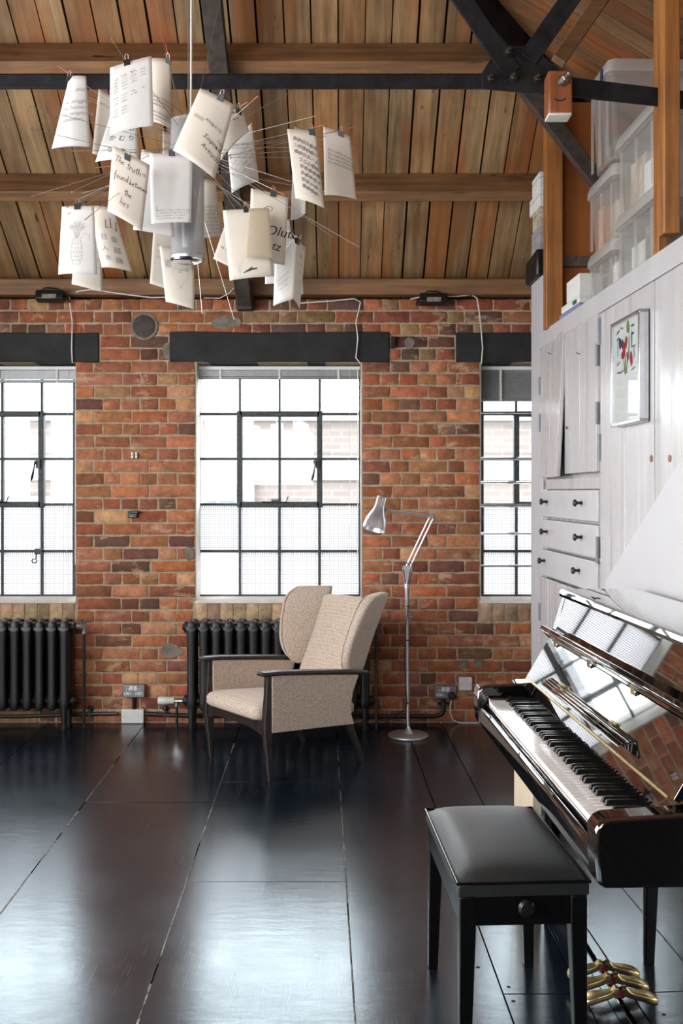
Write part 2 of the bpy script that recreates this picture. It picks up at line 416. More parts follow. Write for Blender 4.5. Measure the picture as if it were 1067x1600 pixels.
def brick_wall():
    w = MB().tinted()
    w.mi = 0; w.tint = (1, 1, 1, 1)
    xs = [XL, WINS[0][0], WINS[0][1], WINS[1][0], WINS[1][1], WINS[2][0], WINS[2][1], XR]
    zs = [0, SILL - 0.02, HEAD, 2.56]
    for i in range(len(xs) - 1):
        for k in range(3):
            if k == 1 and i in (1, 3, 5): continue
            w.box2((xs[i], WY, zs[k]), (xs[i + 1], WY + 0.32, zs[k + 1]))
    PAL = [(176, 102, 64), (164, 90, 56), (184, 110, 70), (156, 86, 56), (190, 120, 76), (148, 84, 58), (172, 106, 74), (178, 96, 58),
           (168, 98, 64), (186, 116, 78), (198, 142, 96), (124, 80, 62)]
    PALT = [(166, 90, 56), (150, 82, 52), (136, 78, 54), (170, 100, 62), (116, 74, 56), (150, 116, 76), (104, 72, 58)]
    def brick(x0, x1, z0, z1, pal, deep=0.0):
        if x1 - x0 < 0.02: return
        c = random.choice(pal); j = random.uniform(0.86, 1.12); g_ = sum(c) / 3; c = [q * 0.88 + g_ * 0.12 for q in c]
        w.tint = lin(*[min(255, max(0, q * j + random.uniform(-5, 5))) for q in c])
        w.mi = 1
        nx = 4 if x1 - x0 > 0.14 else 2
        q = lambda a=0.0032: random.uniform(-a, a)
        pts = []
        for k in range(nx): pts.append((lerp(x0, x1, k / nx) + q(), z0 + q()))
        pts.append((x1 + q(), z0 + q(0.003))); pts.append((x1 + q(), (z0 + z1) / 2 + q()))
        for k in range(nx): pts.append((lerp(x1, x0, k / nx) + q(), z1 + q()))
        pts.append((x0 + q(), z1 + q(0.003))); pts.append((x0 + q(), (z0 + z1) / 2 + q()))
        cx, cz = (x0 + x1) / 2, (z0 + z1) / 2
        fy = WY - 0.005 + random.uniform(-0.002, 0.0025) + deep
        def inset(p, d): return (p[0] - math.copysign(min(d, abs(p[0] - cx)), p[0] - cx), p[1] - math.copysign(min(d, abs(p[1] - cz)), p[1] - cz))
        w.loft([[(p[0], WY + 0.02, p[1]) for p in pts], [(p[0], fy + 0.003, p[1]) for p in pts],
                [(inset(p, 0.003)[0], fy, inset(p, 0.003)[1]) for p in pts]])
    ROW = 0.0755
    nrow = int(2.56 / ROW) + 1
    for r in range(nrow):
        z0, z1 = r * ROW + 0.006, (r + 1) * ROW - 0.006
        zc = (z0 + z1) / 2
        spans = [(XL, XR)]
        def cut(a, b):
            out = []
            for p, q in spans:
                if b <= p or a >= q: out.append((p, q)); continue
                if a > p: out.append((p, a))
                if b < q: out.append((b, q))
            return out
        for (a, b), (la, lb) in zip(WINS, LINT):
            if SILL - 0.02 < zc < HEAD: spans = cut(a, b)
            if HEAD - 0.01 < zc < 2.375: spans = cut(la - 0.005, lb + 0.005)
            if SILL - 0.14 < zc < SILL - 0.01: spans = cut(a - 0.01, b + 0.01)
        head = r % 2 == 1
        pitch = 0.1125 if head else 0.225
        for p, q in spans:
            x = math.floor((p + 3.3) / pitch) * pitch - 3.3 + (0.056 if head else 0)
            cuts = [p]
            while x < q - 0.055:
                if x > p + 0.055: cuts.append(x + random.uniform(-0.008, 0.008))
                x += pitch
                if head and random.random() < 0.12: x += pitch
                elif not head and random.random() < 0.18: x -= pitch / 2
            cuts.append(q)
            for a, b in zip(cuts, cuts[1:]):
                brick(a + 0.005, b - 0.005, z0, z1, PALT if zc > 2.2 else PAL)
    for a, b in WINS:                                    # bricks on edge below each window
        n = 13; st = (b - a) / n
        for k in range(n): brick(a + k * st + 0.004, a + (k + 1) * st - 0.004, SILL - 0.128, SILL - 0.022, [(188, 156, 120), (176, 140, 104), (196, 164, 126), (180, 150, 118)])
    # mended patches of cement
    w.mi = 2; w.tint = (1, 1, 1, 1)
    for px, py, rx, ry in ((870 / 3.233, 940 + 250 / 3.233, 18, 12), (262, 548, 9, 12), (640, 537, 9, 9), (912 / 3.08, 865, 8, 12), (352, 504, 26, 10)):
        c = P(px, py, WY)
        ring = []
        for k in range(11):
            a = 2 * PI * k / 11; j = random.uniform(0.75, 1.15)
            ring.append((c.x + math.cos(a) * rx * j / 258, c.z + math.sin(a) * ry * j / 258))
        w.prism(ring, 1, WY - 0.009, WY + 0.01)
    return struct(w.build('wall_back', ['old_mortar', 'old_brick', 'mortar_patch'], sharp=50), 'old red brick wall with three steel windows', 'wall')
brick_wall()

def lintels():
    for i, ((a, b), (z0, z1)) in enumerate(zip(LINT, ((2.178, 2.358), (2.18, 2.362), (2.18, 2.358)))):
        m = MB(); n = 9
        ring = []
        for k in range(n + 1): ring.append((lerp(a, b, k / n), z0 + random.uniform(-0.003, 0.003)))
        for k in range(n + 1): ring.append((lerp(b, a, k / n), z1 + random.uniform(-0.004, 0.004)))
        m.prism(ring, 1, WY - 0.014, WY + 0.2)
        struct(m.build('trim_%d' % (i + 1), 'lintel_black', bevel=0.006))
lintels()

def floor():
    m = MB(); m.mi = 1
    m.box2((XL - 0.1, YB - 0.1, -0.12), (XR + 0.1, WY + 0.05, -0.012))
    jx = [XL - 0.2, -2.29, -1.71, -1.13, -0.551, 0.02, 0.435, 0.655, 1.10, 1.62, XR + 0.2]
    X = lambda x0, y: x0 - 0.02 * (y - 3.5)
    cross = {4: [1.2, 3.66, 4.92], 6: [1.6, 2.84, 4.4], 7: [2.84, 4.0], 3: [2.2, 4.6], 2: [0.9, 3.1, 5.3], 5: [1.9, 5.5], 1: [2.6], 8: [1.1, 2.84], 9: [2.0]}
    g = 0.0022
    for i in range(len(jx) - 1):
        ys = [YB] + cross.get(i, [3.0]) + [WY + 0.005]
        for y0, y1 in zip(ys, ys[1:]):
            m.mi = 0
            q = [(X(jx[i], y0) + g, y0 + g), (X(jx[i + 1], y0) - g, y0 + g), (X(jx[i + 1], y1) - g, y1 - g), (X(jx[i], y1) + g, y1 - g)]
            dz = random.uniform(-0.0004, 0.0004)
            m.loft([[(x, y, -0.012) for x, y in q], [(x, y, dz) for x, y in q]])
    m.mi = 2
    for j in (3, 4, 5):                                        # rubbed, dusty joints
        y = 0.5
        while y < 5.6:
            ln = random.uniform(0.03, 0.16); wd = random.uniform(0.0006, 0.0034)
            if j == 5: wd *= 0.6
            if random.random() < 0.82:
                xa, xb = X(jx[j], y), X(jx[j], y + ln); s_ = random.uniform(-0.001, 0.001)
                q = [(xa - wd + s_, y), (xa + wd + s_, y), (xb + wd - s_, y + ln), (xb - wd - s_, y + ln)]
                m.loft([[(x, yy, -0.004) for x, yy in q], [(x, yy, 0.0012) for x, yy in q]])
            y += ln
    m.mi = 1
    for x, y in ((0.62, 2.72), (0.47, 2.88), (0.47, 2.80), (0.70, 3.3), (0.72, 3.3), (0.40, 3.0), (0.62, 4.5), (0.63, 5.0), (0.6, 5.15)):
        m.lathe([(0.0, 0.0006), (0.006, 0.0008), (0.006, -0.002)], (x, y, 0), seg=10)
    return struct(m.build('floor', ['black_floor_paint', 'dark_joint', 'worn_joint'], bevel=0.0008, seg=1), 'black painted board floor', 'floor')
floor()

PURL = [6.17, 5.583, 4.959, 4.30, 3.65, 3.0, 2.5]
def ceilings():
    m = MB().tinted(); m.mi = 0
    def tint():
        j = random.uniform(0.72, 1.1); k = random.uniform(0, 1)
        if k < 0.12: c = (1.06, 0.84, 0.64)
        elif k < 0.55: c = (0.98, 0.96, 0.88)
        else: c = (1.0, 0.92, 0.80)
        return tuple(min(1.3, x * j) for x in c) + (1,)
    pitch = 0.129
    x = XL + 0.02
    n0 = Vector((0, -KF, -1)).normalized()
    while x < XR:
        x1 = min(x + pitch - random.uniform(0.005, 0.013), XR)
        segs = [6.5] + PURL[1:]
        for ya, yb in zip(segs, segs[1:]):
            la, lb = max(yb, hip_y(x), 2.35), max(yb, hip_y(x1), 2.35)
            if la >= ya and lb >= ya: continue
            la, lb = min(la, ya), min(lb, ya)
            m.tint = tint(); d = random.uniform(0, 0.006)
            q = [(x, ya), (x1, ya), (x1, lb), (x, la)]
            m.loft([[Vector((a, b, roof_front(b))) - n0 * d for a, b in q], [Vector((a, b, roof_front(b))) - n0 * 0.03 for a, b in q]])
        x += pitch
    m.mi = 1; m.tint = (0.5, 0.45, 0.4, 1)                    # felt above the gaps
    q = [(XL, 6.5), (XR, 6.5), (XR, hip_y(XR)), (-2.15, 2.35), (XL, 2.35)]
    m.loft([[(a, b, roof_front(b) + 0.04) for a, b in q], [(a, b, roof_front(b) + 0.06) for a, b in q]])
    struct(m.build('ceiling', ['roof_board', 'dark_joint']), 'sloping ceiling of old brown boards', 'ceiling')
    # side slope
    m = MB().tinted(); m.mi = 0
    n0 = Vector((-KR, 0, -1)).normalized()
    y = -1.3
    xa_of = lambda y: XH - (WY - y) * KF / KR if y > 2.35 else XH - (y + 1.5) * KF / KR
    while y < 6.1:
        y1 = y + pitch - 0.007
        a, b = max(xa_of(y), -2.2), max(xa_of(y1), -2.2)
        if min(a, b) < XR:
            m.tint = tint(); d = random.uniform(0, 0.006)
            q = [(min(a, XR), y), (XR, y), (XR, y1), (min(b, XR), y1)]
            m.loft([[Vector((u, v, roof_side(u))) - n0 * d for u, v in q], [Vector((u, v, roof_side(u))) - n0 * 0.03 for u, v in q]])
        y += pitch
    m.mi = 1; m.tint = (0.5, 0.45, 0.4, 1)
    q = [(XR, -1.3), (XR, 6.0), (-2.15, 2.35)]
    m.loft([[(u, v, roof_side(u) + 0.04) for u, v in q], [(u, v, roof_side(u) + 0.06) for u, v in q]])
    struct(m.build('ceiling', ['roof_board_side', 'dark_joint']), 'boarded side slope of the ceiling', 'ceiling')
    # slope behind the camera, unbroken
    m = MB(); rb = lambda y: EAVE + KF * (y + 1.5)
    for a, b, c, d in ((XL, XR, -1.6, 2.36),):
        q = [(a, c), (b, c), (b, d), (a, d)]
        m.loft([[(u, v, rb(v)) for u, v in q], [(u, v, rb(v) + 0.03) for u, v in q]])
    struct(m.build('ceiling', 'post_wood'), 'slope of the ceiling behind the viewer', 'ceiling')
ceilings()

def other_walls():
    def wall(name, ax, pos, th, u0, u1, top, holes, mat='wall_paint'):
        m = MB(); us = sorted(set([u0, u1] + [h[0] for h in holes] + [h[1] for h in holes]))
        for a, b in zip(us, us[1:]):
            zz = [(0, 5.4 if top is None else top)]
            for h in holes:
                if h[0] <= a and b <= h[1]: zz = [(0, h[2]), (h[3], zz[0][1])]
            for z0, z1 in zz:
                p, q = ([pos, a, z0], [pos + th, b, z1]) if ax == 0 else ([a, pos, z0], [b, pos + th, z1])
                m.box2(p, q)
        return struct(m.build(name, mat))
    wall('wall_left', 0, XL, -0.12, YB, WY + 0.3, None, [(-1.2, 0.4, 0.8, 2.6), (0.7, 2.2, 0.8, 2.6), (2.5, 4.3, 0.8, 2.6)])  # unseen openings, added and sized to let daylight in from the left
    wall('wall_right', 0, XR, 0.12, YB, WY + 0.3, 2.86, [])
    wall('wall_front', 1, YB, -0.12, XL, XR, 2.75, [(-2.6, -0.4, 1.5, 2.6)], 'back_room_wall')  # unseen high opening, added to light the hanging papers from the front
other_walls()

# ------------------------------------------------------------------ windows
FY = WY + 0.18
def window(i, a, b, spec):
    root = thing('window_%d' % i, spec['label'], 'window', ((a + b) / 2, FY, SILL)); root['kind'] = 'structure'
    off = root.location
    s = F / FY
    zb, zt = P(0, 931, FY).z, HEAD - 0.005
    rows = [P(0, y, FY).z for y in (931, 861, 788, 717, 647, 577)]
    cols = spec['cols']
    m = MB()
    y0, y1 = FY - 0.018, FY + 0.02
    bar = 0.015
    for k, x in enumerate(cols):
        wd = bar if 0 < k < len(cols) - 1 else 0.019
        c0, c1, r0, r1 = spec['casement']
        m.box2((x - wd / 2, y0, zb), (x + wd / 2, y1, zt))
    for k, z in enumerate(rows):
        wd = bar if 0 < k < len(rows) - 1 else 0.019
        m.box2((cols[0], y0 + 0.002, z - wd / 2), (cols[-1], y1 - 0.002, z + wd / 2))
    m.box2((cols[0], y0, zt - 0.02), (cols[-1], y1, zt + 0.005))
    m.build('frame', 'steel_frame', root, off, bevel=0.003, seg=1)
    c0, c1, r0, r1 = spec['casement']
    m = MB(); t = 0.034; yy0, yy1 = FY - 0.034, FY + 0.015
    xa, xb, za, zb2 = cols[c0], cols[c1], rows[r0], rows[r1]
    for p, q in (((xa - t / 2, za - t / 2), (xa + t / 2, zb2 + t / 2)), ((xb - t / 2, za - t / 2), (xb + t / 2, zb2 + t / 2)),
                 ((xa, za - t / 2), (xb, za + t / 2)), ((xa, zb2 - t / 2), (xb, zb2 + t / 2))):
        m.box2((p[0], yy0, p[1]), (q[0], yy1, q[1]))
    cas = m.build('casement', 'steel_frame', root, off, bevel=0.004, seg=1)
    # handle and stay of the casement
    hx, hz = xb - 0.012, lerp(za, zb2, 0.45)
    if spec.get('handle', True):
        m = MB()
        m.box((hx, FY - 0.045, hz), (0.022, 0.022, 0.06))
        m.lathe([(0.0, -0.03), (0.014, -0.03), (0.016, -0.012), (0.006, 0)], (hx - 0.012, FY - 0.05, hz + 0.01), rotm('X', R(90)), 14)
        m.tube([(hx - 0.012, FY - 0.07, hz + 0.01), (hx - 0.018, FY - 0.072, hz - 0.03), (hx - 0.030, FY - 0.07, hz - 0.085), (hx - 0.036, FY - 0.07, hz - 0.105)], [0.006, 0.004, 0.009, 0.005], 8)
        m.build('handle', 'black_iron', cas, off)
        m = MB()
        sx = lerp(xa, xb, 0.46)
        m.box2((sx - 0.03, FY - 0.06, za + 0.01), (sx + 0.02, FY - 0.03, za + 0.026))
        for d in (-0.024, -0.012, 0.0, 0.012): m.box2((sx + d - 0.004, FY - 0.062, za + 0.026), (sx + d + 0.002, FY - 0.05, za + 0.036))
        m.tube([(sx - 0.09, FY - 0.05, za + 0.015), (sx + 0.06, FY - 0.055, za + 0.013), (sx + 0.075, FY - 0.055, za + 0.05)], 0.004, 6)
        m.build('stay_bar', 'black_iron', cas, off)
    if spec.get('lower_latch'):
        m = MB(); lx, lz = cols[-2] - 0.012, rows[1]
        m.box((lx, FY - 0.035, lz), (0.04, 0.03, 0.035))
        pts = [(lx - 0.01, FY - 0.05, lz - 0.01), (lx - 0.012, FY - 0.055, lz - 0.05)]
        for k in range(9):
            a_ = k / 8 * 1.7 * PI; r_ = 0.020 * (1 - k / 12)
            pts.append((lx - 0.024 + r_ * math.cos(a_), FY - 0.055, lz - 0.055 - r_ * math.sin(a_)))
        m.tube(pts, 0.004, 6); m.build('curled_latch', 'black_iron', root, off)
    for nm, mat, th in (('clear_panes', 'clear_glass', 0.003), ('textured_panes', 'reeded_glass', 0.004), ('frosted_pane', 'frosted_glass', 0.004)):
        if nm == 'frosted_pane' and not spec.get('plain'): continue
        m = MB()
        for c in range(len(cols) - 1):
            for r_ in range(5):
                kind = 'clear_panes' if r_ >= 2 else ('frosted_pane' if (c, r_) in spec.get('plain', ()) else 'textured_panes')
                if kind == nm:
                    m.box2((cols[c] + 0.004, FY - th / 2, rows[r_] + 0.004), (cols[c + 1] - 0.004, FY + th / 2, rows[r_ + 1] - 0.004))
        m.build(nm, mat, root, off)
    m = MB()
    m.box2((a - 0.0, WY + 0.004, SILL), (a + 0.006, WY + 0.30, HEAD)); m.box2((b - 0.004, WY + 0.02, SILL), (b, WY + 0.30, HEAD))
    m.build('painted_reveal', 'plaster_white', root, off)
    m = MB()
    pr = [(WY - 0.012, SILL - 0.022), (WY + 0.17, SILL - 0.022), (WY + 0.17, SILL + 0.004), (WY + 0.02, SILL - 0.002), (WY - 0.012, SILL - 0.012)]
    m.prism(pr, 0, a - 0.004, b + 0.004)
    m.build('sill', 'plaster_white', root, off, bevel=0.004)
    return root
cx2 = [P(x, 0, FY).x for x in (311, 375, 437, 499.5, 563)]
d1 = WINS[0][1] - 0.003
cx1 = [P(x, 0, FY).x for x in (-130, -58, 4.5, 66, 117)]
cx3 = [P(x, 0, FY).x for x in (753, 806, 868, 930, 990)]
window(1, *WINS[0], {'cols': cx1, 'casement': (1, 3, 2, 4), 'label': 'steel framed window with open-handled casement and curled latch above the radiator cut by the frame edge', 'lower_latch': True})
window(2, *WINS[1], {'cols': cx2, 'casement': (1, 3, 2, 4), 'plain': ((0, 0),), 'label': 'steel framed window behind the wing armchair'})
window(3, *WINS[2], {'cols': cx3, 'casement': (1, 3, 2, 4), 'handle': False, 'label': 'steel framed window partly hidden by the white cupboards'})

# rails across the third window
off = (1.33, WY + 0.1, SILL)
for y, r_ in ((645, 0.008), (717, 0.011), (754, 0.008), (790, 0.011), (834, 0.008), (884, 0.008)):
    z = P(0, y, WY + 0.10).z
    m = MB(); m.tube([(WINS[2][0], WY + 0.10, z), (WINS[2][1], WY + 0.10, z)], r_, 10)
    o = m.build('window_rail', 'chrome', off=(1.33, WY + 0.1, z)); o.location = (1.33, WY + 0.1, z)
    names = {645: 'uppermost', 717: 'second from the top', 754: 'third from the top', 790: 'fourth from the top', 834: 'fifth from the top', 884: 'lowest'}
    tag(o, 'polished horizontal rail across the window by the cupboards, %s of six' % names[y], 'rail', 'rails across the cupboard side window', 'thing')

def blind(i, a, b, drop, nslat, label, lowered=False):
    y = WY + 0.115
    zt = HEAD - 0.012
    root = thing('venetian_blind', label, 'blind', ((a + b) / 2, y, zt), group='venetian blinds')
    off = root.location
    m = MB(); m.box2((a + 0.008, y - 0.02, zt - 0.022), (b - 0.008, y + 0.02, zt)); m.build('headrail', 'white_plastic', root, off, bevel=0.002)
    m = MB(); z = zt - 0.028; step = drop / nslat
    for k in range(nslat):
        tl_ = R(52) if lowered else R(4)
        m.box(((a + b) / 2, y, z), (b - a - 0.02, 0.034, 0.0016 if lowered else step * 0.92), rotm('X', tl_)); z -= step
    m.build('slats', 'blind_slat', root, off)
    m = MB(); m.box2((a + 0.008, y - 0.02, z - 0.016), (b - 0.008, y + 0.02, z)); m.build('bottom_rail', 'grey_steel', root, off, bevel=0.003)
    for k in (0.14, 0.5, 0.86):
        m = MB(); x = lerp(a, b, k)
        m.box2((x - 0.007, y - 0.024, z - 0.018), (x + 0.007, y - 0.021, zt - 0.02)); m.build('ladder_tape', 'cord_white', root, off)
    if lowered: return
    m = MB(); x = b - 0.07
    m.tube([(x, y - 0.026, zt - 0.02), (x - 0.004, y - 0.028, 1.3), (x - 0.012, y - 0.026, 0.80)], 0.0012, 5); m.build('pull_cord', 'cord_white', root, off)
    m = MB(); x = b - 0.022
    m.tube([(x, y - 0.028, zt - 0.02), (x - 0.002, y - 0.03, 0.95)], 0.003, 6); m.build('tilt_wand', 'white_plastic', root, off)
blind(1, *WINS[0], 0.055, 9, 'raised venetian blind at the window nearest the radiator with the chrome valve')
blind(2, *WINS[1], 0.034, 10, 'fully raised grey venetian blind at the window behind the armchair')
blind(3, *WINS[2], 0.17, 12, 'half lowered venetian blind at the window by the white cupboards', True)

# ------------------------------------------------------------------ outside
def outside():
    m = MB(); m.box2((-30, 6.7, -3.2), (30, 40, -3.0)); struct(m.build('exterior_ground', 'exterior_ground'))
    root = thing('neighbouring_building', 'pale brick building seen hazily through the windows', 'building', (0, 13, -3)); off = root.location
    m = MB(); m.box2((-9, 13, -3), (8, 18, 2.35)); m.build('brick_facade', 'exterior_brick', root, off)
    m = MB()
    m.box2((-9.05, 12.93, 1.55), (8.05, 13.05, 1.86)); m.box2((-9.05, 12.9, 2.3), (8.05, 13.3, 2.42)); m.build('white_band', 'exterior_white', root, off)
    for xa, xb in ((-1.9, -1.1), (0.55, 1.3), (-5.6, -4.9)):
        m = MB(); m.box2((xa, 12.9, 0.2), (xb, 13.05, 1.9)); m.build('white_pier', 'exterior_white', root, off)
    for x in (-1.55, 1.0, -3.9, -5.25):
        m = MB(); m.box2((x - 0.27, 12.86, 0.5), (x + 0.27, 12.92, 1.35)); w = m.build('window', 'exterior_white', root, off)
        m = MB(); m.box2((x - 0.21, 12.84, 0.56), (x - 0.02, 12.87, 1.29)); m.box2((x + 0.02, 12.84, 0.56), (x + 0.21, 12.87, 1.29)); m.build('pane', 'exterior_glass', w, off)
    m = MB(); m.box2((-1.0, 12.82, 0.45), (-0.62, 12.98, 1.22)); m.build('grey_vent_box', 'exterior_grey', root, off)
outside()

# ------------------------------------------------------------------ light and camera
w = bpy.data.worlds.new('World'); SC.world = w; w.use_nodes = True
bg = w.node_tree.nodes['Background']; bg.inputs[0].default_value = (0.93, 0.97, 1.0, 1); bg.inputs[1].default_value = 13.0
def portal(c, sx, sy, direction):
    l = bpy.data.lights.new('daylight', 'AREA'); l.shape = 'RECTANGLE'; l.size = sx; l.size_y = sy; l.cycles.is_portal = True
    o = bpy.data.objects.new('daylight', l); COL.objects.link(o); o.location = c
    o.rotation_euler = Vector(direction).to_track_quat('-Z', 'Y').to_euler()
for a, b in WINS: portal(((a + b) / 2, WY + 0.31, (SILL + HEAD) / 2), b - a, HEAD - SILL, (0, -1, 0))
for a, b in ((-1.2, 0.4), (0.7, 2.2), (2.5, 4.3)): portal((XL - 0.13, (a + b) / 2, 1.7), b - a, 1.8, (1, 0, 0))

portal((-1.5, YB - 0.13, 2.05), 2.2, 1.1, (0, 1, 0))
cam = bpy.data.cameras.new('camera'); co = bpy.data.objects.new('camera', cam); COL.objects.link(co)
co.location = (0, 0, EYE); co.rotation_euler = (R(90), 0, 0)
cam.sensor_fit = 'VERTICAL'; cam.sensor_height = 36; cam.lens = F / 1600 * 36
cam.shift_y = -(800 - HY) / 1600.0
cam.clip_start = 0.05
SC.camera = co
vs = SC.view_settings; SC.display_settings.display_device = 'sRGB'
vs.view_transform = 'Standard'; vs.look = 'None'; vs.exposure = 0.06; vs.gamma = 1.0; vs.use_curve_mapping = False
SC.cycles.max_bounces = 10; SC.cycles.diffuse_bounces = 5; SC.cycles.glossy_bounces = 5; SC.cycles.transparent_max_bounces = 16
SC.cycles.caustics_reflective = False; SC.cycles.caustics_refractive = False; SC.cycles.sample_clamp_indirect = 6.0
SC.cycles.use_denoising = True
# ------------------------------------------------------------------ roof timbers and truss
def purlins():
    n = Vector((0, -0.573, -0.819)); t = Vector((0, 0.819, -0.573))
    labs = {5.583: 'middle purlin under the boarded roof, just above the hanging paper sheets on the right',
            4.959: 'upper purlin under the boarded roof, directly above the black tie beam'}
    for Y in (5.583, 4.959):
        base = Vector((0, Y, roof_front(Y)))
        xe = XH - (WY - Y) * KF / KR - 0.02
        q = [base, base + n * 0.155, base + n * 0.155 + t * 0.066, base + t * 0.066]
        m = MB(); m.prism([(p.y, p.z) for p in q], 0, XL + 0.01, xe)
        o = m.build('roof_purlin', 'purlin_wood', off=(0, Y, base.z), bevel=0.005); o.location = (0, Y, base.z)
        tag(o, labs[Y], 'beam', kind='thing')
    m = MB(); m.box2((XL + 0.01, WY - 0.075, 2.575), (XR, WY + 0.02, 2.672))
    o = m.build('wall_plate', 'purlin_wood', off=(0, WY, 2.575), bevel=0.006); o.location = (0, WY, 2.575)
    tag(o, 'long timber wall plate lying along the top of the brick wall', 'beam', kind='thing')
    # rafter
    a = Vector((-0.58, WY + 0.0, roof_front(WY))) + n * 0.16; b = Vector((-0.58, 4.42, roof_front(4.42))) + n * 0.16
    ax = (b - a).normalized()
    m = MB()
    sec = lambda p: [p + Vector((-0.045, 0, 0)), p + Vector((0.045, 0, 0)), p + Vector((0.045, 0, 0)) + n * 0.07, p + Vector((-0.045, 0, 0)) + n * 0.07]
    m.loft([sec(a - ax * 0.02), sec(b)])
    m.box2((-0.625, WY - 0.10, 2.485), (-0.535, WY - 0.012, 2.66))
    o = m.build('roof_rafter', 'rafter_wood', off=a, bevel=0.004); o.location = a
    tag(o, 'dark grey rafter running down the roof to the brick wall behind the hanging papers', 'rafter', kind='thing')
    # hip rafter
    a = Vector((XH - 1.95 * KF / KR, WY - 1.95, roof_front(WY - 1.95))); b = Vector((1.95, WY - 0.403 * KR / KF, roof_side(1.95)))
    m = MB(); d = (a - b).normalized(); side = d.cross(Vector((0, 0, 1))).normalized(); up = Vector((0, 0, 1))
    sec = lambda p: [p + side * 0.04, p - side * 0.04, p - side * 0.04 - up * 0.17, p + side * 0.04 - up * 0.17]
    m.loft([sec(b), sec(a)]); o = m.build('hip_rafter', 'steel_beam', off=b, bevel=0.004); o.location = b
    tag(o, 'dark hip rafter where the two roof slopes meet behind the truss', 'rafter', kind='thing')
purlins()

TY = 3.52
def hexbolt(m, p, r, ln, axis=(0, -1, 0)):
    q = Vector(axis).to_track_quat('Z', 'Y').to_matrix()
    m.lathe([(r * 1.35, 0), (r * 1.35, ln * 0.12), (0, ln * 0.12)], p, q, 18)
    m.lathe([(r * 1.05, ln * 0.1), (r * 1.05, ln * 0.5), (r * 0.8, ln * 0.56), (0, ln * 0.56)], p, q, 6)
    m.lathe([(r * 0.55, ln * 0.5), (r * 0.55, ln), (r * 0.4, ln * 1.06), (0, ln * 1.06)], p, q, 12)
def truss():
    tl, br = P(0, 116, TY), P(0, 138, TY)
    p0 = P(640, 127, TY)
    root = thing('roof_truss', 'black steel tie beam with bolted gusset plate and diagonal straps', 'truss', p0); off = p0
    m = MB()
    m.box2((XL + 0.01, TY - 0.006, br.z), (P(872, 0, TY).x, TY + 0.012, tl.z))
    m.box2((XL + 0.01, TY - 0.006, tl.z - 0.006), (P(760, 0, TY).x, TY + 0.05, tl.z))
    m.build('tie_bar', 'steel_beam', root, off, bevel=0.002)
    m = MB()
    pts = [P(x, y, TY) for x, y in ((840, 116), (1090, 146), (1090, 173), (840, 146))]
    m.loft([[p + Vector((0, -0.010, 0)) for p in pts], [p + Vector((0, 0.004, 0)) for p in pts]])
    m.build('sloping_tie_bar', 'steel_beam', root, off, bevel=0.002)
    m = MB()
    pl = [P(x, y, TY) for x, y in ((752, 116), (772, 84), (800, 74), (828, 74), (872, 110), (872, 147), (820, 147), (752, 141))]
    m.loft([[p + Vector((0, -0.014, 0)) for p in pl], [p + Vector((0, -0.006, 0)) for p in pl]])
    m.build('gusset_plate', 'steel_beam', root, off, bevel=0.002)
    for (x0, y0), (x1, y1), w, dy, z_end in (((800, 118), (717, -4), 0.064, -0.020, 3.95), ((823, 96), (893, -4), 0.066, -0.022, 3.40)):
        a, b = P(x0, y0, TY), P(x1, y1, TY); d = (b - a).normalized(); e = a + d * ((z_end - a.z) / d.z)
        s_ = Vector((d.z, 0, -d.x)) * w / 2
        m = MB(); m.loft([[p + s_ + Vector((0, dy, 0)), p - s_ + Vector((0, dy, 0)), p - s_ + Vector((0, dy + 0.012, 0)), p + s_ + Vector((0, dy + 0.012, 0))] for p in (a, e)])
        m.build('diagonal_strap', 'steel_beam', root, off, bevel=0.002)
    for x, y in ((765, 126), (801, 124), (838, 126), (793, 86)):
        m = MB(); hexbolt(m, P(x, y, TY) + Vector((0, -0.016 if y > 100 else -0.024, 0)), 0.0135, 0.034); m.build('bolt', 'bolt_metal', root, off)
    # second strap line behind, a bare timber
    a, b = P(874, 92, 3.72), P(946, -12, 3.72); d = (b - a).normalized(); e = a + d * ((3.50 - a.z) / d.z); s_ = Vector((d.z, 0, -d.x)) * 0.026
    m = MB(); m.loft([[p + s_, p - s_, p - s_ + Vector((0, 0.05, 0)), p + s_ + Vector((0, 0.05, 0))] for p in (a, e)])
    o = m.build('diagonal_timber', 'purlin_wood', off=a, bevel=0.003); o.location = a
    tag(o, 'bare wooden diagonal strut behind the black steel strap of the truss', 'strut', kind='thing')
    # timber block bolted to the bar
    c0, c1 = P(855, 112, TY - 0.07), P(893, 180, TY - 0.07)
    root = thing('timber_block', 'reddish wooden block bolted to the end of the black tie beam', 'block', ((c0.x + c1.x) / 2, TY - 0.05, c1.z)); off = root.location
    m = MB(); m.box2((c0.x, TY - 0.085, c1.z), (c1.x, TY - 0.012, c0.z)); m.build('block', 'block_wood', root, off, bevel=0.008)
    m = MB(); m.box2((c0.x + 0.002, TY - 0.083, c1.z - 0.004), (c1.x - 0.002, TY - 0.014, c1.z + 0.006)); m.build('paint_edge', 'plaster_white', root, off, bevel=0.003)
    m = MB(); hexbolt(m, P(879, 127, TY - 0.085), 0.0145, 0.05, (0.25, -1, 0.2)); m.build('bolt', 'zinc', root, off)
    m = MB(); p = P(874, 156, TY - 0.085)
    m.tube([p + Vector((-0.018, -0.001, 0.004)), p + Vector((-0.008, -0.002, -0.003)), p + Vector((0.008, -0.002, -0.003)), p + Vector((0.020, -0.001, 0.005))], 0.0022, 6); m.build('scar', 'cord_dark', root, off)
truss()

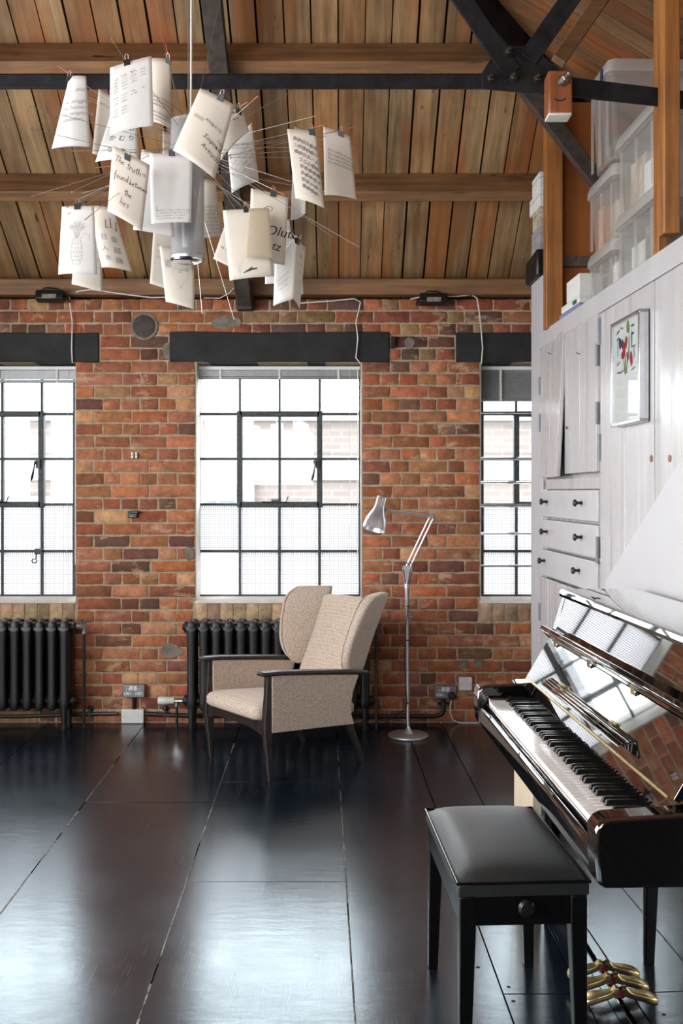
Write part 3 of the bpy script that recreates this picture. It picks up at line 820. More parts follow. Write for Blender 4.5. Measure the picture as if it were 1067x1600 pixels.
# ------------------------------------------------------------------ cupboard wall (its face is turned slightly to the room)
TH = math.atan(53.5 / 1600)
RZ = Matrix.Rotation(TH, 3, 'Z')
X0 = 1.2
class Frm:
    """local frame of the cupboards and piano: x across, y along the face"""
    @staticmethod
    def root(name, label, cat, base, group=None):
        return thing(name, label, cat, RZ @ Vector(base), TH, group)
def loc(px, py, x0):
    """local (y, z) of the point seen at px, py on the plane x = x0"""
    # px: CX + F*(x0 c - y s)/(x0 s + y c)
    k = (px - CX) / F; c, s = math.cos(TH), math.sin(TH)
    y = x0 * (c - k * s) / (k * c + s)
    Yw = x0 * s + y * c
    return y, EYE - (py - HY) * Yw / F
def ly(px, x0=X0): return loc(px, 0, x0)[0]
def lz(px, py, x0=X0): return loc(px, py, x0)[1]

def cupboards():
    yE, yS, yD, yM, yG, yN = ly(831), ly(849), ly(888), ly(942.5), ly(1031), 2.62
    top = lz(850, 520)
    D = X0 + 0.55
    # end panel
    m = MB(); m.box2((X0 - 0.004, yS + 0.012, 0), (D, yE, 2.50))
    o = m.build('white_end_unit', 'smooth_white', off=(X0, yE, 0), bevel=0.004); o.location = RZ @ Vector((X0, yE, 0)); o.rotation_euler.z = TH
    tag(o, 'tall smooth white cupboard end standing between the third window and the drawers', 'cupboard', kind='thing')
    # storage cupboard
    base = (X0, (yS + yM) / 2, 0)
    root = Frm.root('storage_cupboard', 'white painted cupboard with two plank doors over three drawers', 'cupboard', base)
    m = MB(); f = 0.02
    m.box2((X0 + 0.03, yM + 0.002, 0.0), (D, yS, top - 0.09))
    for y in (yS - 0.03, yM + 0.024): m.box2((X0, y - 0.022, 0), (X0 + 0.04, y + 0.026, top - 0.088))
    zA, zB = lz(849, 748), lz(849, 765)
    m.box2((X0, yM, zB), (X0 + 0.04, yS, zA - 0.004))
    m.box2((X0, yM, lz(849, 534)), (X0 + 0.04, yS, top - 0.088))
    m.build('carcass', 'painted_board', root, base, bevel=0.003)
    def plank_door(name, ya, yb, za, zb, n, parent, offb, label=None, warp=0, x=X0):
        m = MB(); w = (yb - ya) / n
        for k in range(n):
            y0, y1 = ya + k * w, ya + (k + 1) * w
            m.box2((x - 0.020 + random.uniform(-.0015, .0015), y0 + 0.0012, za), (x - 0.001, y1 - 0.0012, zb))
        m.box2((x - 0.014, ya, za + 0.002), (x - 0.002, yb, zb - 0.002))
        if warp:
            for v in m.bm.verts:
                t = (zb - v.co.z) / (zb - za)
                v.co.x -= warp * t * max(0, (yb - v.co.y) / (yb - ya)) ** 1.5
        o = m.build(name, 'painted_board', parent, offb, bevel=0.0022)
        if label: o['label'] = label
        return o
    def hinge(door, y, z, offb, h=0.09, x=X0):
        m = MB(); m.box2((x - 0.024, y - 0.012, z - h / 2), (x - 0.019, y + 0.012, z + h / 2)); m.tube([(x - 0.025, y, z - h / 2), (x - 0.025, y, z + h / 2)], 0.005, 8)
        m.build('hinge', 'grey_steel', door, offb)
    zt, zb = lz(849, 536), lz(849, 747)
    d1 = plank_door('door', yD + 0.003, yS - 0.008, zb, zt, 4, root, base, 'far plank door standing slightly open at the bottom', 0.035)
    d2 = plank_door('door', yM + 0.012, yD - 0.003, zb + 0.012, zt, 4, root, base, 'plank door with a small dark keyhole', 0.004)
    for z in (zt - 0.22, zb + 0.28): hinge(d1, yS - 0.012, z, base)
    for z in (zt - 0.20, zb + 0.25): hinge(d2, yM + 0.012, z, base)
    m = MB(); m.lathe([(0, 0.0), (0.006, 0.0), (0.006, 0.004), (0, 0.004)], (X0 - 0.022, yD - 0.06, zb + 0.22), rotm('Y', R(-90)), 10); m.build('keyhole', 'dark_wood', d2, base)
    for (ya, za) in (((yD + yS) / 2, lz(868, 553)), ((yM + yD) / 2, lz(914, 553))):
        m = MB(); m.tube([(X0 - 0.02, ya, za), (X0 - 0.034, ya - 0.008, za + 0.002), (X0 - 0.04, ya - 0.012, za + 0.008)], 0.0022, 6); m.build('small_hook', 'zinc', d1 if ya > yD else d2, base)
    for k, (yt, yb_, kn) in enumerate(((766.5, 806.5, 789.5), (811, 852.5, 835), (857, 896, 879.5))):
        z1, z0 = lz(849, yt), lz(849, yb_)
        m = MB(); m.box2((X0 - 0.018 - 0.003 * (k == 2), yM + 0.018, z0), (X0 + 0.3, yS - 0.008, z1))
        dr = m.build('drawer', 'painted_plain', root, base, bevel=0.003)
        for px in (861, 916):
            y = ly(px - (3 if k == 2 else 0)); z = lz(px, {861: kn, 916: kn + (k - 0) * 5.5 * 0 + (0, 5.5, 11)[k] * 0.55 + 0}[px])
            z = (z0 + z1) / 2 + 0.01
            m = MB(); q = rotm('Y', R(-90))
            m.lathe([(0.0075, 0), (0.006, 0.018), (0.008, 0.024), (0.015, 0.028), (0.016, 0.034), (0.011, 0.039), (0, 0.040)], (X0 - 0.018, y, z), q, 16)
            m.build('knob', 'black_iron', dr, base)
    zz = lz(849, 900)
    d3 = plank_door('door', yM + 0.015, yS - 0.01, 0.06, zz, 6, root, base, 'low plank door below the drawers')
    hinge(d3, yS - 0.012, zz - 0.18, base)
    hinge(root, yM + 0.006, lz(944, 860), base, 0.11)
    # long rail on top, with its shelf board
    base = (X0, yG, top)
    m = MB(); m.box2((X0 - 0.022, yN - 0.6, top - 0.085), (X0 + 0.012, yS + 0.012, top)); m.box2((X0 + 0.01, yN - 0.6, top - 0.03), (2.0, yS + 0.012, top - 0.004))
    o = m.build('cupboard_top', 'painted_plain', off=base, bevel=0.005); o.location = RZ @ Vector(base); o.rotation_euler.z = TH
    tag(o, 'white board with a thick front rail running along the top of the cupboards', 'shelf', kind='thing')
    # tall boarded doors
    base = (X0, yG, 0)
    root = Frm.root('tall_boarded_cupboard', 'tall white boarded cupboard with two doors where the framed picture hangs', 'cupboard', base)
    m = MB(); m.box2((X0 + 0.01, yN - 0.6, 0), (D, yM - 0.004, top - 0.09)); m.build('carcass', 'painted_board', root, base)
    zt = top - 0.088
    A = plank_door('door', yG + 0.003, yM - 0.02, 0.05, zt, 4, root, base, 'boarded door behind the picture, with a finger hole')
    B = plank_door('door', yG - 0.66, yG - 0.003, 0.05, zt, 4, root, base, 'nearer boarded door with a finger hole')
    for d_, px in ((A, 1017), (B, 1046)):
        y, z = loc(px, 716.5, X0 - 0.021)
        m = MB(); m.lathe([(0, 0), (0.011, 0), (0.012, 0.0015), (0, 0.0016)], (X0 - 0.021, y, z), rotm('Y', R(-90)), 16); m.build('finger_hole', 'block_wood', d_, base)
    for z in (lz(945, 518), lz(941, 700)): hinge(A, yM - 0.02, z, base, 0.11)
    return top, yS, yE
CTOP, CYS, CYE = cupboards()

def stair_panel():
    x = 1.115
    pts = [loc(945, 908, x), loc(1067, 712, x)]
    (ya, za), (yb, zb) = pts
    sl = (zb - za) / (yb - ya)
    ye = 1.6
    poly = [(ya, 0), (ya, za), (ye, za + sl * (ye - ya)), (ye, 0)]
    m = MB(); m.prism(poly, 0, x, x + 0.05)
    base = (x, ya, 0)
    o = m.build('stair_panel', 'smooth_white', off=base, bevel=0.002); o.location = RZ @ Vector(base); o.rotation_euler.z = TH
    tag(o, 'smooth white sloping panel leaning up behind the piano in front of the cupboard', 'panel', kind='thing')
stair_panel()

def picture():
    x = X0 - 0.022; xf = x - 0.036
    yl_, zt = loc(953.5, 507, xf); yr_, _ = loc(998.5, 0, xf); zb = loc(953.5, 668, xf)[1]
    base = (x, (yl_ + yr_) / 2, zb)
    root = Frm.root('framed_picture', 'silver framed picture of red flowers hanging on the white boarded door', 'picture', base)
    m = MB(); t = 0.014
    for a, b in (((yr_, zb), (yl_, zb + t)), ((yr_, zt - t), (yl_, zt)), ((yr_, zb), (yr_ + t, zt)), ((yl_ - t, zb), (yl_, zt))): m.box2((xf, a[0], a[1]), (x - 0.002, b[0], b[1]))
    m.build('frame', 'frame_silver', root, base, bevel=0.002)
    m = MB(); m.box2((xf + 0.009, yr_ + t, zb + t), (xf + 0.012, yl_ - t, zt - t)); m.build('mount', 'mat_board', root, base)
    m = MB(); rnd = random.Random(3)
    mats = ['paint_grey', 'paint_red', 'paint_green', 'paint_navy']
    cy, cz = (yl_ + yr_) / 2 + 0.01, lerp(zb, zt, 0.70); W, H = 0.23, 0.21
    def blob(u, v, ru, rv, mi, a=0.0):
        m.mi = mi; ring = []
        for k in range(9):
            t_ = 2 * PI * k / 9; j = rnd.uniform(0.75, 1.2)
            du, dv = math.cos(t_) * ru * j, math.sin(t_) * rv * j
            ring.append((cy - (u - .5) * W - (du * math.cos(a) - dv * math.sin(a)), cz + (v - .5) * H + du * math.sin(a) + dv * math.cos(a)))
        m.prism(ring, 0, xf + 0.0078, xf + 0.0092)
    for u, v, ru, rv, mi, a in ((.42, .52, .016, .03, 1, .3), (.52, .62, .014, .022, 1, -.4), (.36, .42, .018, .018, 1, 0), (.78, .30, .014, .026, 1, .2), (.60, .38, .010, .020, 1, .5),
                                (.62, .88, .017, .022, 2, 0), (.50, .22, .005, .036, 2, .1), (.58, .26, .005, .04, 2, -.2), (.44, .2, .005, .03, 2, .3), (.66, .5, .005, .05, 2, -.1),
                                (.22, .66, .015, .024, 3, .4), (.34, .62, .010, .018, 3, 0), (.80, .62, .005, .03, 3, 0), (.84, .86, .02, .004, 3, 0), (.86, .72, .02, .004, 3, .1),
                                (.12, .86, .02, .004, 3, .3), (.10, .56, .004, .03, 0, 0), (.12, .3, .02, .004, 0, .2), (.16, .14, .022, .004, 3, -.1), (.86, .12, .022, .004, 3, .1), (.10, .74, .015, .004, 0, .2),
                                (.90, .5, .018, .004, 0, 0), (.92, .4, .004, .02, 0, 0), (.30, .14, .02, .004, 0, .2), (.3, .9, .02, .004, 0, -.2)):
        blob(u, v, ru, rv, mi, a)
    m.build('painting', mats, root, base)
    m = MB(); m.box2((xf + 0.004, yr_ + t, zb + t), (xf + 0.006, yl_ - t, zt - t)); m.build('glass', 'clear_glass', root, base)
picture()

# ------------------------------------------------------------------ things stored on top of the cupboards
def crate(y0, y1, xa, xb, z0, z1, label, fill, clip=None):
    base = ((xa + xb) / 2, (y0 + y1) / 2, z0)
    root = Frm.root('storage_crate', label, 'storage box', base, 'cloudy plastic crates on the cupboards')
    lh = 0.045; zt = z1 - lh
    def ring(e, z, r): return [(p[0] + base[0], p[1] + base[1], z) for p in rrect(xb - xa - 2 * e, y1 - y0 - 2 * e, r)]
    m = MB()
    prof = [(0.022, z0 + 0.002), (0.008, zt - 0.03), (0.003, zt - 0.03), (0.003, zt)]
    rr = [ring(0.05, z0 + 0.002, 0.02)] + [ring(e, z, 0.03) for e, z in prof]
    m.loft(rr, cap=False); vs = [v for v in m.bm.verts][:len(rr[0])]; m.f(vs)
    for k in range(3):
        yy = lerp(y0, y1, (0.12, 0.5, 0.88)[k]); m.box2((xa + 0.004, yy - 0.012, z0 + 0.01), (xa + 0.010, yy + 0.012, zt - 0.03))
    m.build('tub', 'cloudy_plastic', root, base)
    m = MB()
    m.loft([ring(0.0, zt - 0.012, 0.03), ring(-0.006, zt - 0.012, 0.034), ring(-0.006, zt + 0.012, 0.034), ring(0.004, z1 - 0.006, 0.03), ring(0.03, z1, 0.03), ring(0.035, z1 - 0.008, 0.03)], cap=False)
    vs = list(m.bm.verts)[-len(rr[0]):]; m.f(vs)
    m.build('lid', 'cloudy_rim', root, base)
    for k, (ua, ub, va, hz, mat) in enumerate(fill):
        m = MB(); m.box2((xa + 0.035 + va, lerp(y0 + .03, y1 - .03, ua), z0 + 0.008), (xb - 0.05, lerp(y0 + .03, y1 - .03, ub), z0 + 0.008 + (zt - z0 - 0.04) * hz))
        m.build('contents', mat, root, base, bevel=0.004)
    if clip:
        m = MB(); y = lerp(y0, y1, clip)
        m.tube([(xa - 0.008, y, z1 - 0.03), (xa - 0.014, y, zt - 0.05), (xa - 0.008, y, zt - 0.10)], 0.007, 6)
        m.build('clip_handle', 'navy_plastic', root, base)
    return root
def stored():
    t = CTOP
    yA, yB, yC = ly(907), ly(948), ly(1024)
    xa, xb = X0 + 0.03, X0 + 0.38
    crate(yB + 0.015, yA, xa, xb, t, t + 0.225, 'low cloudy crate at the bottom of the far stack beside the white box', [(0.05, 0.3, 0.0, 0.9, 'card_white'), (0.35, 0.9, 0.02, 0.8, 'grey_stuff')])
    crate(yB + 0.01, yA + 0.0, xa, xb, t + 0.227, t + 0.525, 'cloudy crate with an orange folder showing, middle of the far stack', [(0.72, 0.95, 0.0, 0.85, 'orange_stuff'), (0.05, 0.6, 0.02, 0.8, 'beige_stuff')])
    crate(yB - 0.02, yA - 0.13, xa - 0.03, xb, t + 0.527, t + 0.93, 'large cloudy crate with a blue clip crowning the far stack under the roof', [(0.1, 0.9, 0.03, 0.35, 'grey_stuff')], 0.2)
    crate(yC + 0.08, yB - 0.005, xa, xb, t, t + 0.29, 'cloudy crate of grey files at the bottom of the near stack behind the wooden battens', [(0.1, 0.45, 0.0, 0.85, 'grey_stuff'), (0.5, 0.9, 0.01, 0.7, 'card_white')])
    crate(yC + 0.08, yB - 0.015, xa, xb, t + 0.292, t + 0.60, 'cloudy crate with white and brown papers, upper of the near stack', [(0.05, 0.5, 0.0, 0.55, 'card_white'), (0.5, 0.95, 0.01, 0.8, 'beige_stuff')])
    crate(yC - 0.64, yC - 0.13, xa + 0.02, xb, t, t + 0.31, 'cloudy crate at the picture edge beside the thick wooden batten', [(0.2, 0.8, 0.02, 0.7, 'card_white')], 0.85)
    crate(yC - 0.64, yC - 0.13, xa + 0.02, xb, t + 0.312, t + 0.62, 'cloudy crate stacked highest beside the thick wooden batten', [(0.2, 0.8, 0.02, 0.5, 'grey_stuff')])
    def card(name, label, cat, a, b, mat, group=None, extra=None):
        base = ((a[0] + b[0]) / 2, (a[1] + b[1]) / 2, min(a[2], b[2]))
        root = Frm.root(name, label, cat, base, group)
        m = MB(); m.box2(a, b); m.build('carton', mat, root, base, bevel=0.003)
        m = MB(); m.box2((a[0] - 0.001, a[1] - 0.001, lerp(a[2], b[2], 0.66)), (b[0] + 0.001, b[1] + 0.001, lerp(a[2], b[2], 0.69))); m.build('lid_edge', extra or 'card_grey', root, base)
        return root
    yb_ = ly(880)
    card('white_box', 'plain white box standing beside the orange fibreboard on the cupboard top', 'box', (X0 - 0.0, yb_ - 0.28, t + 0.065), (X0 + 0.25, yb_ - 0.06, t + 0.16), 'card_white', extra='card_white')
    card('flat_box', 'flat pale blue box under the plain white box', 'box', (X0 + 0.0, yb_ - 0.28, t), (X0 + 0.27, yb_ + 0.08, t + 0.03), 'card_blue')
    r_ = card('flat_box', 'flat white box with teal tape between the blue box and the plain white box', 'box', (X0 + 0.0, yb_ - 0.28, t + 0.031), (X0 + 0.26, yb_ + 0.04, t + 0.064), 'card_white')
    m = MB(); b_ = r_.location; m.box2((-0.134, -0.12, 0.004), (-0.128, -0.06, 0.02)); m.build('tape', 'teal_blob', r_)
    # posts
    def post(name, label, px0, px1, x0, yy, z0, z1, mat='post_wood', d=0.07):
        c = RZ.inverted() @ Vector(P((px0 + px1) / 2, 0, yy)); w = (px1 - px0) * yy / F
        base = (c.x, c.y, z0)
        m = MB(); m.box2((c.x - w / 2, c.y - d / 2, z0), (c.x + w / 2, c.y + d / 2, z1))
        o = m.build(name, mat, off=base, bevel=0.004); o.location = RZ @ Vector(base); o.rotation_euler.z = TH
        return tag(o, label, 'post', kind='thing')
    post('timber_post', 'orange brown timber post standing on the cupboard beside the fibreboard', 851, 877, 0, 5.02, t - 0.01, 3.38)
    post('timber_batten', 'thick hanging wooden batten in front of the tie bar at the cupboard edge', 1032, 1058, 0, 3.40, 2.245, 3.45, d=0.06)
    post('timber_batten', 'slimmer hanging wooden batten just behind the tie bar', 1024, 1040, 0, 3.585, 2.20, 3.40, d=0.05)
    m = MB(); c = P(872, 0, 4.99).x; pts = [(c, t - 0.0), (1.7, t), (1.7, 3.05), (c + 0.2, 3.32), (c, 3.32)]
    m.prism(pts, 1, 5.06, 5.075); o = m.build('fibreboard_panel', 'fibre_board', off=(c, 5.06, t)); o.location = (c, 5.06, t)
    tag(o, 'orange brown fibreboard sheet closing the end of the storage space', 'panel', kind='thing')
    m = MB(); a = P(876, 400, 5.03); m.box2((a.x, 5.03, a.z - 0.05), (1.6, 5.058, a.z)); o = m.build('cross_rail', 'grey_timber', off=(a.x, 5.03, a.z - 0.05)); o.location = (a.x, 5.03, a.z - 0.05)
    tag(o, 'short dark rail nailed across the orange fibreboard', 'rail', kind='thing')
    a, b = P(842, 160, 4.78), P(925, 268, 4.78); d = (b - a).normalized(); s_ = Vector((d.z, 0, -d.x)) * 0.035
    m = MB(); m.loft([[p + s_, p - s_, p - s_ + Vector((0, 0.05, 0)), p + s_ + Vector((0, 0.05, 0))] for p in (a - d * 0.1, b + d * 0.1)])
    o = m.build('diagonal_brace', 'rafter_wood', off=a, bevel=0.003); o.location = a
    tag(o, 'dark diagonal timber brace crossing the orange fibreboard', 'brace', kind='thing')
    # on the end unit
    yc = (CYS + CYE) / 2
    base = (X0 + 0.1, yc, 2.50)
    root = Frm.root('black_case', 'black hard case lying on top of the white cupboard end', 'case', base)
    m = MB(); m.prism([(CYS - 0.02 + 0.05, 2.50), (CYE + 0.03, 2.50), (CYE + 0.035, 2.54), (CYE + 0.02, 2.62), (CYS + 0.03, 2.64)], 0, X0 - 0.03, X0 + 0.35); m.build('shell', 'black_plastic', root, base, bevel=0.012)
    m = MB(); m.box2((X0 - 0.034, yc - 0.03, 2.555), (X0 - 0.028, yc + 0.03, 2.585)); m.build('latch', 'black_iron', root, base)
    z = 2.64
    for k, (h, e, mat, lab) in enumerate(((0.12, 0.035, 'card_grey', 'grey printed carton resting directly on the black case'), (0.10, 0.06, 'beige_stuff', 'beige printed carton in the middle of the pile on the black case'),
                                           (0.085, -0.015, 'card_white', 'white carton jutting out near the top of the pile on the black case'), (0.09, 0.05, 'card_white', 'topmost small white carton of the pile on the black case'))):
        card('carton', lab, 'box', (X0 - 0.01, CYS + 0.045, z), (X0 + 0.2, CYE - e, z + h), mat, 'cartons piled on the black case', 'grey_stuff'); z += h + 0.001
stored()

# pale box on the floor behind the piano end
def floor_box():
    base = (0.79, 3.56, 0)
    root = Frm.root('floor_box', 'pale beige box on the floor beyond the far end of the piano', 'box', base)
    m = MB(); m.box2((0.755, 3.42, 0), (0.95, 3.72, 0.50)); m.build('box_body', 'beige_board', root, base, bevel=0.004)
    m = MB(); m.box2((0.753, 3.418, 0.47), (0.952, 3.722, 0.505)); m.build('lid', 'beige_board', root, base, bevel=0.003)
floor_box()
# ------------------------------------------------------------------ upright piano
def piano():
    base = (0.80, 2.60, 0)
    root = Frm.root('upright_piano', 'glossy black upright piano with its keyboard open', 'piano', base)
    def part(m, name, mat='black_gloss', parent=root, **kw): return m.build(name, mat, parent, base, **kw)
    Ya, Yb = 1.925, 3.315
    ka, kb = 1.985, 3.215
    for y0, y1 in ((Ya - 0.02, Ya + 0.045), (Yb - 0.075, Yb)):              # arms at the ends of the keyboard
        prof = [(0.80, 0.645), (0.560, 0.645), (0.545, 0.655), (0.541, 0.70), (0.541, 0.755), (0.550, 0.770), (0.566, 0.777), (0.72, 0.785), (0.80, 0.80)]
        m = MB(); m.prism(prof, 1, 0, 0)
        m = MB(); m.loft([[(x, y0, z) for x, z in prof], [(x, y1, z) for x, z in prof]])
        part(m, 'key_arm', bevel=0.008, seg=3)
    for y0, y1 in ((Ya - 0.02, Ya + 0.02), (Yb - 0.04, Yb)):              # side panels
        prof = [(1.06, 0), (0.762, 0), (0.762, 0.645), (0.73, 0.785), (0.752, 0.80), (0.800, 0.95), (0.836, 1.068), (1.06, 1.068)]
        m = MB(); m.loft([[(x, y0, z) for x, z in prof], [(x, y1, z) for x, z in prof]])
        part(m, 'side_panel', bevel=0.002)
    m = MB(); m.box2((0.556, Ya + 0.04, 0.648), (0.80, Yb - 0.07, 0.70)); part(m, 'key_bed', bevel=0.003)
    m = MB(); m.loft([[(x, y, z) for x, z in ((0.548, 0.655), (0.546, 0.700), (0.550, 0.709), (0.5555, 0.712), (0.562, 0.709), (0.566, 0.700), (0.566, 0.655))] for y in (Ya + 0.045, Yb - 0.075)]); part(m, 'front_rail', bevel=0.002)
    m = MB(); m.box2((0.566, ka - 0.012, 0.70), (0.5715, kb + 0.012, 0.722)); part(m, 'key_slip', bevel=0.001)
    for y0, y1 in ((Ya + 0.045, ka - 0.001), (kb + 0.001, Yb - 0.075)):
        m = MB(); m.box2((0.574, y0, 0.70), (0.725, y1, 0.741)); part(m, 'key_block', bevel=0.003)
    m = MB(); m.box2((0.706, ka, 0.70), (0.720, kb, 0.7355)); part(m, 'felt_strip', 'red_felt')
    w = (kb - ka) / 52
    names = []
    note = 0                                                              # A0 at the far end
    pat = 'A#B C#D#EF#G#'
    for k in range(52):
        y1 = kb - k * w; y0 = y1 - w
        m = MB(); m.box2((0.5735, y0 + 0.0004, 0.712), (0.7135, y1 - 0.0004, 0.735)); m.box2((0.5722, y0 + 0.0004, 0.7325), (0.60, y1 - 0.0004, 0.7352))
        m.build('white_key', 'ivory_key', root, base, bevel=0.0009, seg=1)
        if k < 51 and 'ABCDEFG'[k % 7] in 'ACDFG':
            yc = y0; hw = 0.0052
            m = MB(); prof = [(0.6215, 0.735), (0.6265, 0.7455), (0.632, 0.7475), (0.7135, 0.7475), (0.7135, 0.735)]
            m.loft([[(x, yc + s_ * (hw if z > 0.74 else hw + 0.0012), z) for x, z in prof] for s_ in (-1, 1)])
            m.build('black_key', 'black_key', root, base, bevel=0.0012, seg=2)
    # fall board, open
    A, A2, B, C, D_ = Vector((0.7145, 0.738)), Vector((0.752, 0.806)), Vector((0.703, 0.797)), Vector((0.777, 0.921)), Vector((0.746, 0.957))
    def slab(p, q, th, ya, yb):
        d = (q - p).normalized(); n = Vector((d.y, -d.x))
        poly = [p, q, q + n * th, p + n * th]
        m = MB(); m.loft([[(v.x, y, v.y) for v in poly] for y in (ya, yb)]); return m
    fy0, fy1 = Ya + 0.022, Yb - 0.042
    fb = slab(A, A2, 0.008, ka - 0.01, kb + 0.01); part(fb, 'name_board', bevel=0.001)
    fall = slab(B + (C - B) * 0.015, C, 0.014, fy0, fy1).build('fall_board', 'black_gloss', root, base, bevel=0.0015)
    m = MB(); d = (B - A).normalized()
    m.tube([(B.x - 0.001, fy0 + 0.02, B.y), (B.x - 0.001, fy1 - 0.02, B.y)], 0.0042, 10); m.build('long_hinge', 'brass', root, base)
    m = slab(C + (D_ - C) * 0.03, D_, 0.016, fy0, fy1)
    lip = m.build('fall_board_lip', 'black_gloss', fall, base, bevel=0.004, seg=3)
    m = MB(); m.loft([[(x, y, z) for x, z in ((0.752, 0.956), (0.790, 0.926), (0.785, 0.921), (0.749, 0.950))] for y in (fy0, fy1)]); part(m, 'back_ledge')
    nrm = Vector((C.y - B.y, -(C.x - B.x))).normalized()
    for y in (3.16, 2.78, 2.40, 2.02):
        m = MB(); q = C - nrm * 0.0015
        q0, q1 = C + (B - C).normalized() * 0.012, C + (D_ - C).normalized() * 0.012
        m.loft([[(p.x - nrm.x * e, yy, p.y - nrm.y * e) for p, e in ((q0, 0.0003), (q1, 0.0003), (q1, 0.002), (q0, 0.002))] for yy in (y - 0.015, y + 0.015)])
        m.build('brass_hinge', 'brass', fall, base)
    # music desk folded down on the fall board
    zc = 0.838; t = (zc - B.y) / (C.y - B.y); q = B + (C - B) * t
    m = MB()
    y0, y1 = 2.245, 3.02
    out = -nrm                                                            # away from the board, to the player
    nn = Vector((-0.95, -0.30)).normalized(); up = Vector((-nn.y, nn.x)) * -1
    def bar(u0, u1, h, ya, yb):
        poly = [q + nn * u0, q + nn * u1, q + nn * u1 + Vector((0, h)), q + nn * u0 + Vector((0, h))]
        m.loft([[(v.x, y, v.y) for v in poly] for y in (ya, yb)])
    bar(0.0, 0.040, 0.004, y0, y1)
    for u in (0.008, 0.018, 0.028, 0.038): bar(u, u + 0.003, 0.006, y0 + 0.008, y1 - 0.008)
    desk = m.build('music_desk', 'black_gloss', root, base, bevel=0.001)
    for y in (2.88, 2.40):
        m = MB(); p = q + Vector((0, 0.010)); m.box2((p.x - 0.012, y - 0.014, p.y - 0.004), (p.x - 0.001, y + 0.014, p.y - 0.001)); m.tube([(p.x - 0.003, y - 0.016, p.y - 0.001), (p.x - 0.003, y + 0.016, p.y - 0.001)], 0.0025, 8)
        m.build('brass_hinge', 'brass', desk, base)
    # upper panel, lid, lower panel, pedals
    up = slab(Vector((0.772, 0.85)), Vector((0.832, 1.052)), 0.02, Ya + 0.022, Yb - 0.042); part(up, 'upper_panel', bevel=0.001)
    m = MB(); m.loft([[(x, y, z) for x, z in ((0.824, 1.052), (0.822, 1.062), (0.827, 1.072), (0.836, 1.076), (1.075, 1.076), (1.075, 1.060), (0.85, 1.060))] for y in (Ya - 0.026, Yb + 0.006)]); part(m, 'lid', bevel=0.001)
    m = MB(); m.box2((0.88, Yb + 0.004, 1.035), (0.90, Yb + 0.012, 1.06)); part(m, 'lid_catch', 'black_iron')
    m = MB(); m.box2((0.83, Ya + 0.02, 0.055), (0.85, Yb - 0.04, 0.66)); part(m, 'lower_panel')
    m = MB(); m.box2((0.822, Ya + 0.02, 0.0), (0.86, Yb - 0.04, 0.042)); part(m, 'plinth', bevel=0.003)
    m = MB(); m.box2((1.05, Ya, 0.0), (1.06, Yb, 1.06)); part(m, 'back_board', 'dark_wood')
    for y in (2.845, 2.77, 2.695):
        m = MB(); rings = []
        for x, wd, zt, zb in ((0.856, 0.020, 0.066, 0.048), (0.832, 0.020, 0.066, 0.048), (0.824, 0.020, 0.079, 0.050), (0.815, 0.022, 0.081, 0.052), (0.806, 0.026, 0.070, 0.050), (0.790, 0.032, 0.066, 0.046), (0.765, 0.042, 0.062, 0.041), (0.745, 0.046, 0.056, 0.036), (0.734, 0.038, 0.050, 0.034), (0.729, 0.018, 0.046, 0.036)):
            rings.append([(x, y + p[0], (zt + zb) / 2 + p[1]) for p in rrect(wd, zt - zb, min(wd, zt - zb) * 0.33, 3)])
        m.loft(rings); m.build('pedal', 'brass', root, base)
        m = MB(); m.box2((0.822, y - 0.012, 0.052), (0.830, y + 0.012, 0.072)); m.build('pedal_felt', 'red_felt', root, base)
piano()

